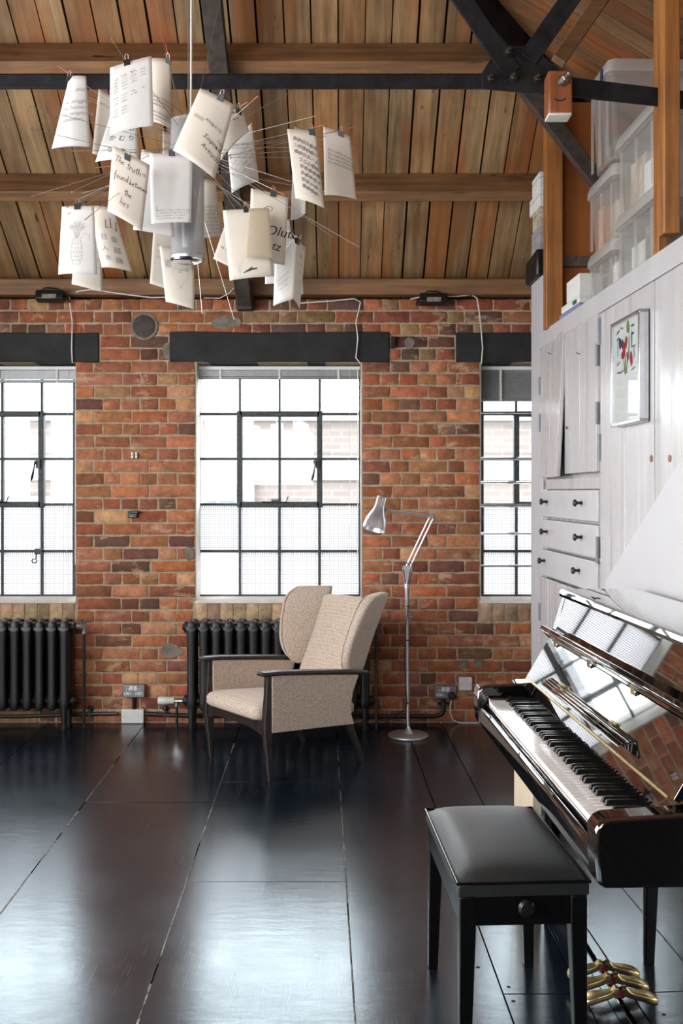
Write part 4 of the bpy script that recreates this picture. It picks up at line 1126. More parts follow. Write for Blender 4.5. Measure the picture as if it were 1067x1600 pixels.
# ------------------------------------------------------------------ piano bench
def bench():
    H = 0.468
    c = [P(666, 1258, 3.02), P(832, 1254, 3.03), P(923, 1370, 2.455), P(714, 1370, 2.455)]
    fl = Vector(((c[3].x + c[2].x) / 2, 2.455, 0)); bk = Vector(((c[0].x + c[1].x) / 2, 3.025, 0))
    ctr = (fl + bk) / 2; rz = -math.atan2(bk.x - fl.x, bk.y - fl.y); rz = math.atan2(-(bk.x - fl.x), bk.y - fl.y)
    Wd, Ln = 0.318, 0.575
    root = thing('piano_bench', 'black piano bench with padded top and square tapered legs', 'bench', (ctr.x, ctr.y, 0), rz)
    m = MB(); nx, ny = 12, 18
    grid = []
    for j in range(ny + 1):
        row = []
        for i in range(nx + 1):
            u, v = i / nx * 2 - 1, j / ny * 2 - 1
            x, y = u * Wd / 2, v * Ln / 2
            z = H - 0.014 + 0.036 * ((1 - u ** 4) * (1 - v ** 4)) ** 0.55
            row.append(m.v((x, y, z)))
        grid.append(row)
    for j in range(ny):
        for i in range(nx): m.f([grid[j][i], grid[j][i + 1], grid[j + 1][i + 1], grid[j + 1][i]])
    rim = [grid[0][i] for i in range(nx + 1)] + [grid[j][nx] for j in range(1, ny + 1)] + [grid[ny][i] for i in range(nx - 1, -1, -1)] + [grid[j][0] for j in range(ny - 1, 0, -1)]
    low = [m.v((v.co.x, v.co.y, H - 0.045)) for v in rim]
    n = len(rim)
    for k in range(n): m.f([rim[k], rim[(k + 1) % n], low[(k + 1) % n], low[k]])
    m.f(list(reversed(low)))
    m.build('cushion', 'black_leather', root, bevel=0.004)
    m = MB(); hx, hy = Wd / 2 + 0.001, Ln / 2 + 0.001
    m.tube([(-hx, -hy, H - 0.012), (-hx, hy, H - 0.012), (hx, hy, H - 0.012), (hx, -hy, H - 0.012), (-hx, -hy, H - 0.012)], 0.004, 8, False); m.build('piping', 'black_satin', root)
    ax, ay = Wd / 2 - 0.006, Ln / 2 - 0.006
    for nm, a, b in (('apron', (-ax + 0.01, -ay, 0.352), (ax - 0.01, -ay + 0.018, H - 0.045)), ('apron', (-ax + 0.01, ay - 0.018, 0.352), (ax - 0.01, ay, H - 0.045)),
                     ('apron', (-ax, -ay + 0.01, 0.352), (-ax + 0.018, ay - 0.01, H - 0.045)), ('apron', (ax - 0.018, -ay + 0.01, 0.352), (ax, ay - 0.01, H - 0.045))):
        m = MB(); m.box2(a, b); m.build(nm, 'black_satin', root, bevel=0.002)
    for sx in (-1, 1):
        for sy in (-1, 1):
            m = MB(); w0, w1 = 0.040, 0.027
            cx, cy = sx * (ax - w0 / 2 + 0.002), sy * (ay - w0 / 2 + 0.002)
            cbx, cby = sx * (ax - w1 / 2 + 0.002), sy * (ay - w1 / 2 + 0.002)
            rg = lambda x, y, w, z: [(x - w / 2, y - w / 2, z), (x + w / 2, y - w / 2, z), (x + w / 2, y + w / 2, z), (x - w / 2, y + w / 2, z)]
            m.loft([rg(cbx, cby, w1, 0), rg(cx, cy, w0, 0.34), rg(cx, cy, w0, H - 0.046)])
            m.build('leg', 'black_satin', root, bevel=0.003)
    m = MB(); m.lathe([(0.0, 0), (0.007, 0), (0.007, 0.02), (0.018, 0.022), (0.021, 0.034), (0.015, 0.042), (0, 0.043)], (0.0, -ay, 0.405), rotm('X', R(90)), 18); m.build('height_knob', 'black_plastic', root)
bench()

# ------------------------------------------------------------------ floor lamp
def lamp():
    Y = 5.84
    b = P(638, 1151, Y)
    root = thing('floor_lamp', 'brushed aluminium spring-arm floor lamp on a round base', 'lamp', (b.x, Y, 0)); off = (b.x, Y, 0)
    q = lambda x, y, dy=0.0: P(x, y, Y) + Vector((0, dy, 0))
    m = MB(); m.lathe([(0.0, 0.0), (0.113, 0.0), (0.117, 0.006), (0.116, 0.013), (0.108, 0.017), (0.032, 0.021), (0.026, 0.026), (0.013, 0.050), (0.011, 0.06), (0.0, 0.06)], (b.x, Y, 0), seg=48); m.build('base', 'brushed_aluminium', root, off)
    m = MB(); m.tube([q(637.5, 1148), q(635, 916)], 0.0092, 14); m.build('pole', 'brushed_aluminium', root, off)
    m = MB(); m.lathe([(0.0125, -0.02), (0.0125, 0.03), (0.010, 0.034)], q(635, 914), seg=16); m.box2(q(631, 912) + Vector((0, -0.012, 0)), q(639, 893) + Vector((0, 0.012, 0))); m.build('knuckle', 'brushed_aluminium', root, off, bevel=0.002)
    m = MB()
    for dy in (-0.014, 0.014):
        for s_ in (0, 1):
            a, e = (q(629.5, 889, dy), q(633, 912, dy)) if s_ == 0 else (q(641, 889, dy), q(637, 912, dy))
            n = 46; d = (e - a); pts = []
            t = d.normalized(); u = t.cross(Vector((0, 1, 0))).normalized(); w_ = t.cross(u)
            for k in range(n * 6 + 1):
                an = k / 6 * 2 * PI; pts.append(a + d * (k / (n * 6)) + (u * math.cos(an) + w_ * math.sin(an)) * 0.0035)
            m.tube(pts, 0.0011, 5)
    m.build('springs', 'chrome', root, off)
    m = MB()
    for dy in (-0.011, 0.011):
        m.tube([q(632, 890, dy), q(671, 808, dy)], 0.0036, 8)
        m.tube([q(640, 887, dy), q(677, 809, dy)], 0.0036, 8)
    m.box2(q(629, 893) + Vector((0, -0.016, 0)), q(643, 884) + Vector((0, 0.016, 0)))
    m.tube([q(633, 880, -0.016), q(645, 880, -0.016)], 0.0035, 8)
    m.build('lower_arm', 'brushed_aluminium', root, off)
    m = MB(); m.tube([q(668, 806), q(679, 808)], 0.012, 10); m.lathe([(0, -0.016), (0.013, -0.016), (0.013, 0.016), (0, 0.016)], q(674, 807), rotm('X', R(90)), 16); m.build('elbow', 'grey_steel', root, off, bevel=0.001)
    m = MB(); m.tube([q(674, 806, -0.005), q(604, 796, -0.005)], 0.0042, 8); m.tube([q(674, 809, 0.006), q(604, 798.5, 0.006)], 0.0042, 8); m.build('upper_arm', 'brushed_aluminium', root, off)
    # shade
    c0, c1 = q(597, 776), q(583.5, 827, -0.045)
    ax = (c1 - c0); ln = ax.length; mt = ax.normalized().to_track_quat('Z', 'Y').to_matrix()
    prof = [(0.0, 0.0), (0.020, 0.0), (0.0255, 0.004), (0.027, 0.012), (0.027, 0.05), (0.031, 0.075), (0.044, 0.105), (0.058, 0.135), (0.0645, 0.165), (0.066, ln), (0.0645, ln), (0.056, 0.132), (0.042, 0.106), (0.028, 0.078), (0.024, 0.05), (0.0, 0.05)]
    m = MB(); m.lathe(prof, c0, mt, 40, cap=False); sh = m.build('shade', 'brushed_aluminium', root, off, sharp=50)
    m = MB(); pc = c0 + ax.normalized() * 0.115; prof2 = [(0.0, -0.045), (0.012, -0.045), (0.012, -0.02), (0.026, 0.0), (0.030, 0.018), (0.022, 0.038), (0.0, 0.046)]
    m.lathe(prof2, pc, mt, 20); m.build('bulb', 'white_plastic', sh, off)
    m = MB(); m.tube([q(603, 797), c0 + ax.normalized() * 0.055], 0.009, 10); m.build('shade_joint', 'grey_steel', sh, off)
    for y in (947, 1000, 1098):
        m = MB(); m.lathe([(0.0098, -0.003), (0.0112, -0.003), (0.0112, 0.003), (0.0098, 0.003)], q(636.5, y), seg=14, cap=False); m.build('cable_clip', 'cord_dark', root, off)
    m = MB(); m.lathe([(0, 0), (0.010, 0), (0.010, 0.02), (0, 0.022)], q(639, 964), rotm('Y', R(90)), 14); m.build('switch_knob', 'grey_steel', root, off)
    m = MB(); m.tube([q(647, 879, -0.01), q(642, 900, -0.012), q(639, 915, -0.008), q(638, 947, -0.012), q(633.5, 980, -0.01), q(632, 1030, -0.008), q(634, 1080, -0.01), q(636, 1098, -0.010), q(633, 1108, -0.01), q(622, 1121, 0.08), (b.x - 0.13, 6.1, 0.012)], 0.0025, 6); m.build('cable', 'cord_dark', root, off)
lamp()

# ------------------------------------------------------------------ wing armchair
def chair():
    O = Vector((-0.52, 5.1525, 0)); u = Vector((0.60, -0.80)); rz = math.atan2(u.y, u.x)
    root = thing('wing_armchair', 'beige wing armchair with dark wooden arms and splayed legs', 'armchair', O, rz)
    # seat
    m = MB(); nx, ny = 10, 10
    rings = []
    def seat_ring(z, e, y0, y1, w):
        return [(p[0] + 0, p[1] + (y0 + y1) / 2, z) for p in rrect(w - 2 * e, y1 - y0 - 2 * e, 0.045, 4)]
    prof = [(0.0, 0.012), (0.012, 0.0), (0.045, 0.0), (0.062, 0.010), (0.076, 0.035), (0.084, 0.08), (0.088, 0.14)]
    for dz, e in prof:
        ring = seat_ring(0.292 + dz, e, -0.055, 0.56, 0.515)
        rings.append([(x, y, z - 0.075 * (y + 0.055) / 0.6 * 0.55) for x, y, z in ring])
    m.loft(rings); m.build('seat_cushion', 'beige_weave', root, sharp=60)
    # side panels under the arms
    for s_ in (-1, 1):
        prof = [(0.005, 0.235), (0.005, 0.512), (0.16, 0.500), (0.35, 0.482), (0.535, 0.462), (0.500, 0.385), (0.485, 0.32), (0.488, 0.26), (0.505, 0.212), (0.30, 0.222)]
        x0, x1 = (0.262, 0.305) if s_ > 0 else (-0.305, -0.262)
        m = MB(); m.prism(prof, 0, x0, x1); m.build('side_panel', 'beige_weave', root, bevel=0.006, seg=3)
        # arm
        m = MB(); rings = []
        for y, z, w, h in ((-0.055, 0.520, 0.050, 0.010), (-0.045, 0.523, 0.062, 0.020), (0.05, 0.520, 0.066, 0.022), (0.25, 0.503, 0.064, 0.022), (0.42, 0.487, 0.060, 0.022), (0.53, 0.474, 0.050, 0.022), (0.60, 0.464, 0.032, 0.020)):
            rings.append([(s_ * 0.287 + p[0], y, z + p[1]) for p in rrect(w, h, min(w, h) * 0.4, 3)])
        m.loft(rings); m.build('arm', 'dark_wood', root)
        # front leg runs up to the arm
        m = MB(); rings = []
        for z, y, d, w in ((0.0, 0.008, 0.026, 0.024), (0.12, 0.0, 0.036, 0.030), (0.24, -0.010, 0.048, 0.036), (0.30, -0.010, 0.046, 0.036), (0.42, -0.004, 0.036, 0.034), (0.514, -0.002, 0.032, 0.034)):
            rings.append([(s_ * 0.284 + p[0], y + p[1], z) for p in rrect(w, d, 0.008, 3)])
        m.loft(rings); m.build('front_leg', 'dark_wood', root)
        m = MB(); rings = []
        for z, y, d, w in ((0.0, 0.585, 0.026, 0.026), (0.10, 0.545, 0.034, 0.030), (0.23, 0.480, 0.052, 0.034)):
            rings.append([(s_ * (0.262 if z > 0.2 else 0.268) + p[0], y + p[1], z) for p in rrect(w, d, 0.008, 3)])
        m.loft(rings); m.build('rear_leg', 'dark_wood', root)
    m = MB(); n = 12; top, bot = [], []
    for k in range(n + 1):
        x = lerp(-0.275, 0.275, k / n); t = x / 0.275
        top.append((x, 0.290)); bot.append((x, 0.232 - 0.022 * (t ** 4) + 0.012 * (1 - t * t)))
    m.loft([[(x, y, z) for x, z in top + list(reversed(bot))] for y in (-0.022, 0.006)]); m.build('front_rail', 'dark_wood', root, bevel=0.003)
    m = MB(); m.box2((-0.26, 0.46, 0.215), (0.26, 0.49, 0.28)); m.build('rear_rail', 'dark_wood', root, bevel=0.003)
    # back: local front face y(z) and half width w(z)
    zt = [(0.30, 0.465), (0.40, 0.497), (0.60, 0.575), (0.75, 0.636), (0.845, 0.672)]
    wt = [(0.30, 0.225), (0.45, 0.222), (0.62, 0.205), (0.75, 0.205), (0.845, 0.212)]
    m = MB(); rings = []
    for k in range(15):
        t = k / 14; z = lerp(0.30, 0.840, t); y = curve_at(zt, z); w = curve_at(wt, z); th = 0.085 if k < 13 else (0.072 if k == 13 else 0.045)
        ring = []
        for i in range(9):
            a = i / 8 * 2 - 1; ring.append((a * w, y - 0.006 * (1 - a * a) + (0.012 if k == 14 else 0), z + 0.008 * (1 - a * a) * (k >= 13)))
        for i in range(9):
            a = 1 - i / 8 * 2; ring.append((a * (w - 0.012), y + th + 0.012 * (1 - a * a), z + 0.008 * (1 - a * a) * (k >= 13) - 0.03 * (1 if k == 14 else 0)))
        rings.append(ring)
    m.loft(rings); m.build('backrest', 'beige_weave', root, sharp=60, subsurf=1)
    # wings
    for s_ in (-1, 1):
        m = MB(); rings = []
        #      z      forward reach   outward flare
        tbl_f = [(0.445, 0.000), (0.47, 0.040), (0.52, 0.098), (0.60, 0.135), (0.70, 0.155), (0.80, 0.160), (0.845, 0.140), (0.866, 0.090)]
        tbl_o = [(0.445, 0.004), (0.52, 0.050), (0.60, 0.080), (0.70, 0.105), (0.80, 0.120), (0.866, 0.105)]
        for k in range(16):
            z = lerp(0.445, 0.866, min(k, 14.0) / 14) if k < 14 else (0.858, 0.868)[k - 14]; y = curve_at(zt, min(z, 0.845)); w = curve_at(wt, min(z, 0.84))
            fr, ou = curve_at(tbl_f, z), curve_at(tbl_o, z)
            rear = Vector((w - 0.004, y + 0.075)); front = Vector((w + ou, y - fr))
            if z < 0.47: front = Vector((w + ou + 0.006, y - fr - 0.004))
            d = (front - rear); ln = max(d.length, 0.01); d.normalize(); nn = Vector((d.y, -d.x)) * -1
            out = Vector((-d.y, d.x)); 
            if out.x < 0: out = -out
            th = lerp(0.046, 0.066, min(k, 14) / 14) * (1.0 if 0 < k < 15 else (0.6 if k == 0 else 0.86))
            ring = []
            for p in rrect(ln, th, th * 0.42, 4):
                c = rear + d * (ln / 2 + p[0]) + out * (p[1] + th / 2 - 0.006)
                ring.append((s_ * c.x, c.y, z))
            rings.append(ring)
        m.loft(rings); wing = m.build('wing', 'beige_weave', root, sharp=60, subsurf=1)
        m = MB(); pts = []
        for k in range(15):
            z = lerp(0.46, 0.862, k / 14); y = curve_at(zt, min(z, 0.845)); w = curve_at(wt, min(z, 0.84))
            front = Vector((w + curve_at(tbl_o, z), y - curve_at(tbl_f, z))); rear = Vector((w - 0.004, y + 0.075)); d = (front - rear).normalized(); out = Vector((-d.y, d.x)); out = out if out.x > 0 else -out
            c = front - d * 0.006 - out * 0.002
            pts.append((s_ * c.x, c.y, z))
        m.tube(pts, 0.0042, 6); m.build('piping', 'beige_weave', wing)
chair()
# ------------------------------------------------------------------ radiators and pipework
def radiator(label, x_first, x_last, pitch=0.0728, valve=None):
    yc = 6.06
    xs = []; x = x_first
    while (x <= x_last + 1e-6): xs.append(x); x += pitch
    root = thing('column_radiator', label, 'radiator', ((xs[0] + xs[-1]) / 2, yc, 0), group='black cast iron radiators under the windows'); off = root.location
    zt, zb = 0.640, 0.125
    def section(x):
        m = MB()
        for dy, w in ((-0.055, 0.057), (0.0, 0.046), (0.055, 0.057)):
            rings = []
            for z, k in ((zb - 0.012, 0.55), (zb + 0.005, 0.9), (zb + 0.05, 1.0), (zb + 0.10, 0.86), (0.38, 0.84), (zt - 0.11, 0.86), (zt - 0.055, 1.0), (zt - 0.020, 0.95), (zt - 0.004, 0.65)):
                rings.append([(x + p[0], yc + dy + p[1], z) for p in rrect(w * k, 0.046 * k, 0.018 * k, 3)])
            m.loft(rings)
        for z in (zb + 0.035, zt - 0.045):                     # hubs and the web between the columns
            m.lathe([(0.0, -pitch / 2), (0.031, -pitch / 2), (0.033, 0), (0.031, pitch / 2), (0.0, pitch / 2)], (x, yc, z), rotm('Y', R(90)), 16)
            m.box((x, yc, z), (0.022, 0.12, 0.06))
        rings = []
        for dy, z, w in ((-0.078, zt - 0.035, 0.030), (-0.06, zt - 0.006, 0.022), (0, zt + 0.008, 0.016), (0.06, zt - 0.006, 0.022), (0.078, zt - 0.035, 0.030)):
            rings.append([(x - w, yc + dy, z - 0.014), (x - w * 0.35, yc + dy, z - 0.002), (x, yc + dy, z + 0.004), (x + w * 0.35, yc + dy, z - 0.002), (x + w, yc + dy, z - 0.014), (x, yc + dy, z - 0.03)])
        m.loft(rings)
        return m
    me = None
    for k, x in enumerate(xs):
        if me is None:
            o = section(x).build('radiator_section', 'black_iron', root, off, sharp=50); me = o; x_me = x
        else:
            c = me.copy(); COL.objects.link(c); c.parent = root; c.location = (x - x_me, 0, 0)
    for x in (xs[0], xs[-1]):
        for dy in (-0.055, 0.055):
            m = MB(); rings = []
            for z, w in ((0.0, 0.036), (0.012, 0.040), (0.022, 0.026), (0.07, 0.034), (0.13, 0.042)):
                rings.append([(x + p[0], yc + dy + p[1], z) for p in rrect(w, w, w * 0.4, 3)])
            m.loft(rings); m.build('foot', 'black_iron', root, off)
    for s_, x in ((-1, xs[0]), (1, xs[-1])):
        for z in (zb + 0.035, zt - 0.045):
            m = MB(); m.lathe([(0.034, 0), (0.034, 0.010), (0.024, 0.012), (0.018, 0.022), (0.0, 0.022)], (x + s_ * pitch / 2, yc, z), rotm('Y', s_ * R(90)), 8); m.build('end_plug', 'black_iron', root, off)
    return root, off
xr1 = P(112, 0, 6.06).x
r1, o1 = radiator('black column radiator with a chrome valve at its top end, cut by the picture edge', xr1 - 0.03 - 11 * 0.0728, xr1 - 0.03)
xl2 = P(301, 0, 6.06).x
r2, o2 = radiator('black column radiator behind the wing armchair with a white thermostat valve', xl2, xl2 + 14 * 0.0728)
def valves():
    x = xr1 - 0.03 + 0.0364 + 0.022
    m = MB(); z = 0.595
    m.lathe([(0.014, 0), (0.014, 0.02), (0.018, 0.02), (0.018, 0.032), (0.012, 0.034), (0.012, 0.05), (0, 0.05)], (x, 6.06, z), rotm('Y', R(90)), 8)
    m.tube([(x + 0.045, 6.06, z - 0.035), (x + 0.045, 6.06, z + 0.05)], [0.014, 0.014], 12); m.lathe([(0.017, -0.01), (0.017, 0.01)], (x + 0.045, 6.06, z - 0.03), seg=6)
    m.build('chrome_valve', 'chrome', r1, o1)
    m = MB(); m.tube([(x + 0.045, 6.06, z - 0.04), (x + 0.045, 6.06, -0.0)], 0.0085, 10); m.build('feed_pipe', 'black_iron', r1, o1)
    x = xl2 - 0.0364 - 0.022; z = 0.16
    m = MB(); m.lathe([(0.012, 0), (0.012, 0.055), (0, 0.055)], (x, 6.06, z), rotm('Y', R(-90)), 10); m.tube([(x - 0.035, 6.06, z - 0.035), (x - 0.035, 6.06, z + 0.012)], 0.011, 10); m.build('valve_body', 'chrome', r2, o2)
    m = MB(); m.lathe([(0.0, 0.05), (0.019, 0.05), (0.021, 0.056), (0.021, 0.085), (0.024, 0.09), (0.024, 0.14), (0.021, 0.146), (0, 0.147)], (x, 6.06, z), rotm('Y', R(-90)), 18); m.build('thermostat_head', 'white_plastic', r2, o2)
    m = MB(); m.tube([(x - 0.035, 6.06, z - 0.035), (x - 0.035, 6.06, 0.0)], 0.0085, 10); m.build('feed_pipe', 'black_iron', r2, o2)
valves()
def pipes():
    m = MB(); z = 0.052
    m.tube([(XL + 0.02, WY - 0.022, z - 0.015), (P(40, 0, WY).x, WY - 0.022, z - 0.01), (P(140, 0, WY).x, WY - 0.022, z + 0.004), (P(186, 0, WY).x, WY - 0.022, z + 0.006)], 0.011, 10)
    o = m.build('floor_conduit', 'black_iron', off=(XL + 0.02, WY, z)); o.location = (XL + 0.02, WY, z)
    tag(o, 'black conduit running low along the bricks beneath the radiator with the chrome valve', 'pipe', kind='thing')
    m = MB(); xa, xb = P(228, 0, WY).x, P(296, 0, WY).x
    m.tube([(xa, WY - 0.022, z + 0.004), (xb, WY - 0.022, z - 0.006), (P(420, 0, WY).x, WY - 0.022, z - 0.01), (P(570, 0, WY).x, WY - 0.022, z - 0.01), (P(676, 0, WY).x, WY - 0.022, z - 0.01), (P(688, 0, WY).x, WY - 0.022, z), (P(692, 0, WY).x, WY - 0.022, z + 0.02), (P(692, 0, WY).x, WY - 0.022, 0.155)], 0.013, 12)
    r_ = thing('floor_conduit', 'black conduit running behind the armchair along the bricks and up to the plugged socket', 'pipe', (xa, WY, z))
    m.build('tube', 'black_iron', r_, (xa, WY, z))
    for px, zz in ((686, 0.115), (698, 0.115)):
        c = P(px, 0, WY); m = MB(); m.lathe([(0, 0), (0.011, 0), (0.011, 0.012), (0.006, 0.018), (0, 0.018)], (c.x, WY - 0.008, zz), rotm('X', R(90)), 12); m.build('saddle_clip', 'black_iron', r_, (xa, WY, z))
    m = MB(); m.box2((P(684, 0, WY).x, WY - 0.034, 0.108), (P(700, 0, WY).x, WY - 0.006, 0.122)); m.build('saddle_band', 'black_iron', r_, (xa, WY, z), bevel=0.002)
    x = P(588, 0, 6.02).x
    m = MB(); m.tube([(x, 6.02, 0), (x, 6.02, 0.60), (x - 0.02, 6.03, 0.635), (x - 0.07, 6.06, 0.64)], 0.0085, 10)
    o = m.build('riser_pipe', 'black_iron', off=(x, 6.02, 0)); o.location = (x, 6.02, 0)
    tag(o, 'thin black upright pipe between the armchair and the floor lamp', 'pipe', kind='thing')
    for px in (142, 259):
        c = P(px, 0, WY); m = MB(); m.lathe([(0, 0), (0.016, 0), (0.018, 0.008), (0.010, 0.016), (0, 0.018)], (c.x, WY - 0.006, 0.088), rotm('X', R(90)), 14); m.box2((c.x - 0.006, WY - 0.036, 0.042), (c.x + 0.006, WY - 0.006, 0.088))
        o = m.build('pipe_clip', 'black_iron', off=(c.x, WY, 0.088)); o.location = (c.x, WY, 0.088)
        tag(o, 'round black pipe clip on the bricks %s' % ('beside the pipe below the chrome valve' if px == 142 else 'beneath the white thermostat valve'), 'clip', kind='thing')
pipes()

# ------------------------------------------------------------------ sockets and small things on the bricks
WF = WY - 0.008
def wallbox(name, label, cat, px0, py0, px1, py1, mat, depth=0.035, group=None):
    a, b = P(px0, py1, WF), P(px1, py0, WF); c = ((a.x + b.x) / 2, WF, a.z)
    root = thing(name, label, cat, c, group=group)
    m = MB(); m.box2((a.x, WF - depth, a.z), (b.x, WF, b.z)); m.build('housing', mat, root, c, bevel=0.006, seg=3)
    return root, c, a, b
def socket(px0, py0, px1, py1, label, plugged=False):
    root, c, a, b = wallbox('double_socket', label, 'socket', px0, py0, px1, py1, 'grey_steel', 0.04, 'metal double sockets')
    w, h = b.x - a.x, b.z - a.z; y = WF - 0.041
    for k in (0.25, 0.75):
        if plugged and k > 0.5: continue
        x = a.x + w * k
        m = MB(); m.box2((x - 0.008, y - 0.002, a.z + h * 0.50), (x + 0.008, y + 0.004, a.z + h * 0.74)); m.box2((x - 0.022, y - 0.002, a.z + h * 0.22), (x + 0.022, y + 0.004, a.z + h * 0.40)); m.build('outlet_insert', 'white_plastic', root, c, bevel=0.001)
        m = MB(); m.box2((x - 0.003, y - 0.003, a.z + h * 0.54), (x + 0.003, y, a.z + h * 0.70))
        for s_ in (-0.012, 0.012): m.box2((x + s_ - 0.005, y - 0.003, a.z + h * 0.28), (x + s_ + 0.005, y, a.z + h * 0.34))
        m.build('pin_holes', 'black_plastic', root, c)
    for s_ in (-0.013, 0.013):
        m = MB(); x = a.x + w / 2 + s_; m.box2((x - 0.011, y - 0.005, a.z + h * 0.56), (x + 0.011, y + 0.003, a.z + h * 0.90)); m.build('rocker_switch', 'white_plastic', root, c, bevel=0.002)
    if plugged:
        p = P(704, 1084, WF)
        pr = thing('mains_plug', 'black mains plug with a white cable in the grey socket beside the lamp', 'plug', (p.x, y - 0.03, p.z))
        m = MB(); m.lathe([(0.0, 0.040), (0.020, 0.040), (0.0245, 0.030), (0.0255, 0.002), (0.0, 0.002)], (p.x, y, p.z), rotm('X', R(90)), 6); m.build('plug_body', 'black_plastic', pr, pr.location, bevel=0.003)
        m = MB(); q = lambda x, yy, d=0.05: P(x, yy, WF) + Vector((0, -d, 0)); m.tube([q(704, 1092, 0.05), q(702, 1100, 0.052), q(702, 1110, 0.05), q(706, 1122, 0.045), q(716, 1127.5, 0.04), q(752, 1128, 0.03), q(800, 1128.5, 0.03)], 0.0038, 8); m.build('cable', 'cord_white', pr, pr.location)
socket(193, 1068, 228, 1088, 'grey metal double socket between the two radiators')
socket(678, 1070, 712, 1090, 'grey metal double socket with a black plug beside the floor lamp', True)
def plates():
    r_, c, a, b = wallbox('junction_box', 'blank white plate low on the bricks under the socket between the radiators', 'junction box', 191, 1107, 226, 1129, 'white_plastic', 0.03)
    for x in (a.x + 0.012, b.x - 0.012):
        m = MB(); m.lathe([(0, 0), (0.003, 0), (0.003, 0.002), (0, 0.002)], (x, WF - 0.030, (a.z + b.z) / 2), rotm('X', R(90)), 8); m.build('screw', 'grey_steel', r_, c)
    r_, c, a, b = wallbox('telephone_socket', 'square white wall plate on the bricks next to the piano arm', 'wall plate', 716, 1057, 737, 1078, 'white_plastic', 0.03)
    for x in (a.x + 0.013, b.x - 0.013):
        m = MB(); m.lathe([(0, 0), (0.003, 0), (0.003, 0.002), (0, 0.002)], (x, WF - 0.030, (a.z + b.z) / 2), rotm('X', R(90)), 8); m.build('screw', 'grey_steel', r_, c)
    p, q = P(210, 1088, WF), P(210, 1107, WF)
    m = MB(); m.tube([(p.x, WF - 0.016, p.z + 0.004), (q.x, WF - 0.016, q.z - 0.004)], 0.011, 10); o = m.build('socket_conduit', 'black_iron', off=(p.x, WF, q.z)); o.location = (p.x, WF, q.z)
    tag(o, 'short black conduit joining the grey socket to the white plate below it', 'pipe', kind='thing')
    for k, px in enumerate((207.3, 213.3)):
        a = P(px, 711.5, WF); m = MB(); m.box((a.x, WF - 0.008, a.z), (0.013, 0.016, 0.036)); o = m.build('white_bracket', 'white_plastic', off=(a.x, WF, a.z), bevel=0.002); o.location = (a.x, WF, a.z)
        m = MB(); m.lathe([(0, 0), (0.003, 0), (0.003, 0.002), (0, 0.002)], (a.x, WF - 0.016, a.z), rotm('X', R(90)), 8); m.build('screw', 'bolt_metal', o, (a.x, WF, a.z))
        tag(o, '%s tiny white bracket screwed to the bricks above the black wall mount' % ('first' if k == 0 else 'second, right-hand'), 'bracket', 'twin white brackets', 'thing')
    a = P(208, 804, WF)
    r_ = thing('wall_mount', 'small black mount fixed to the bricks between the windows', 'mount', (a.x, WF, a.z))
    m = MB(); m.box((a.x, WF - 0.012, a.z), (0.055, 0.024, 0.040)); m.box((a.x + 0.012, WF - 0.024, a.z + 0.016), (0.05, 0.03, 0.018)); m.build('body', 'black_plastic', r_, (a.x, WF, a.z), bevel=0.003)
    m = MB(); m.box((a.x - 0.004, WF - 0.026, a.z - 0.008), (0.022, 0.006, 0.005)); m.build('slot', 'grey_steel', r_, (a.x, WF, a.z))
    a = P(225, 510, WF)
    r_ = thing('vent_cover', 'round dark metal vent cover set into the bricks above the windows', 'vent', (a.x, WF, a.z))
    m = MB(); m.lathe([(0.085, -0.006), (0.083, 0.004), (0.070, 0.006), (0.0, 0.006)], (a.x, WF, a.z), rotm('X', R(90)), 32); m.build('cement_ring', 'mortar_patch', r_, (a.x, WF, a.z))
    m = MB(); m.lathe([(0.068, 0.0), (0.068, 0.010), (0.064, 0.012), (0.0, 0.011)], (a.x, WF, a.z), rotm('X', R(90)), 32); m.build('disc', 'vent_grey', r_, (a.x, WF, a.z))
    a = P(614, 536, WF); m = MB(); m.box((a.x, WF - 0.016, a.z), (0.028, 0.03, 0.07), rotm('Y', R(8))); o = m.build('speaker_bracket', 'black_plastic', off=(a.x, WF, a.z), bevel=0.004); o.location = (a.x, WF, a.z)
    tag(o, 'small black bracket at the end of the middle lintel', 'bracket', kind='thing')
    a = P(753, 1066, WF)
    for k, (px, lab) in enumerate(((691, 'square iron bolt end in the bricks above the white plate, first of two'), (746, 'square iron bolt end in the bricks beside the piano, second of two'))):
        b = P((723, 747)[k], (1038, 1036)[k], WF); m = MB(); m.box((b.x, WF - 0.001, b.z), (0.05, 0.006, 0.05)); m.lathe([(0, 0), (0.018, 0), (0.016, 0.006), (0, 0.007)], (b.x, WF - 0.003, b.z), rotm('X', R(90)), 14)
        o = m.build('bolt_end', 'mortar_patch', off=(b.x, WF, b.z), bevel=0.002); o.location = (b.x, WF, b.z); tag(o, lab, 'bolt', 'iron bolt ends in the bricks', 'thing')
plates()
def flood(px, py, label):
    a = P(px, py, 6.09)
    r_ = thing('floodlight', label, 'floodlight', a, group='floodlights on top of the brick wall')
    m = MB(); m.box(a, (0.165, 0.07, 0.056), rotm('X', R(-14))); m.build('housing', 'black_plastic', r_, a, bevel=0.006)
    m = MB(); m.box(a + Vector((0, -0.036, -0.006)), (0.085, 0.004, 0.028), rotm('X', R(-14))); m.build('lens', 'grey_stuff', r_, a)
    for s_ in (-1, 1):
        m = MB(); m.tube([a + Vector((s_ * 0.088, 0, 0)), a + Vector((s_ * 0.094, 0.03, -0.01)), a + Vector((s_ * 0.094, 0.07, -0.02))], 0.006, 6); m.build('bracket_arm', 'black_plastic', r_, a)
    m = MB(); m.tube([a + Vector((-0.06, 0.0, 0.03)), a + Vector((-0.03, 0.0, 0.052)), a + Vector((0.03, 0.02, 0.05)), a + Vector((0.10, 0.06, 0.01))], 0.004, 6); m.build('cable', 'cord_dark', r_, a)
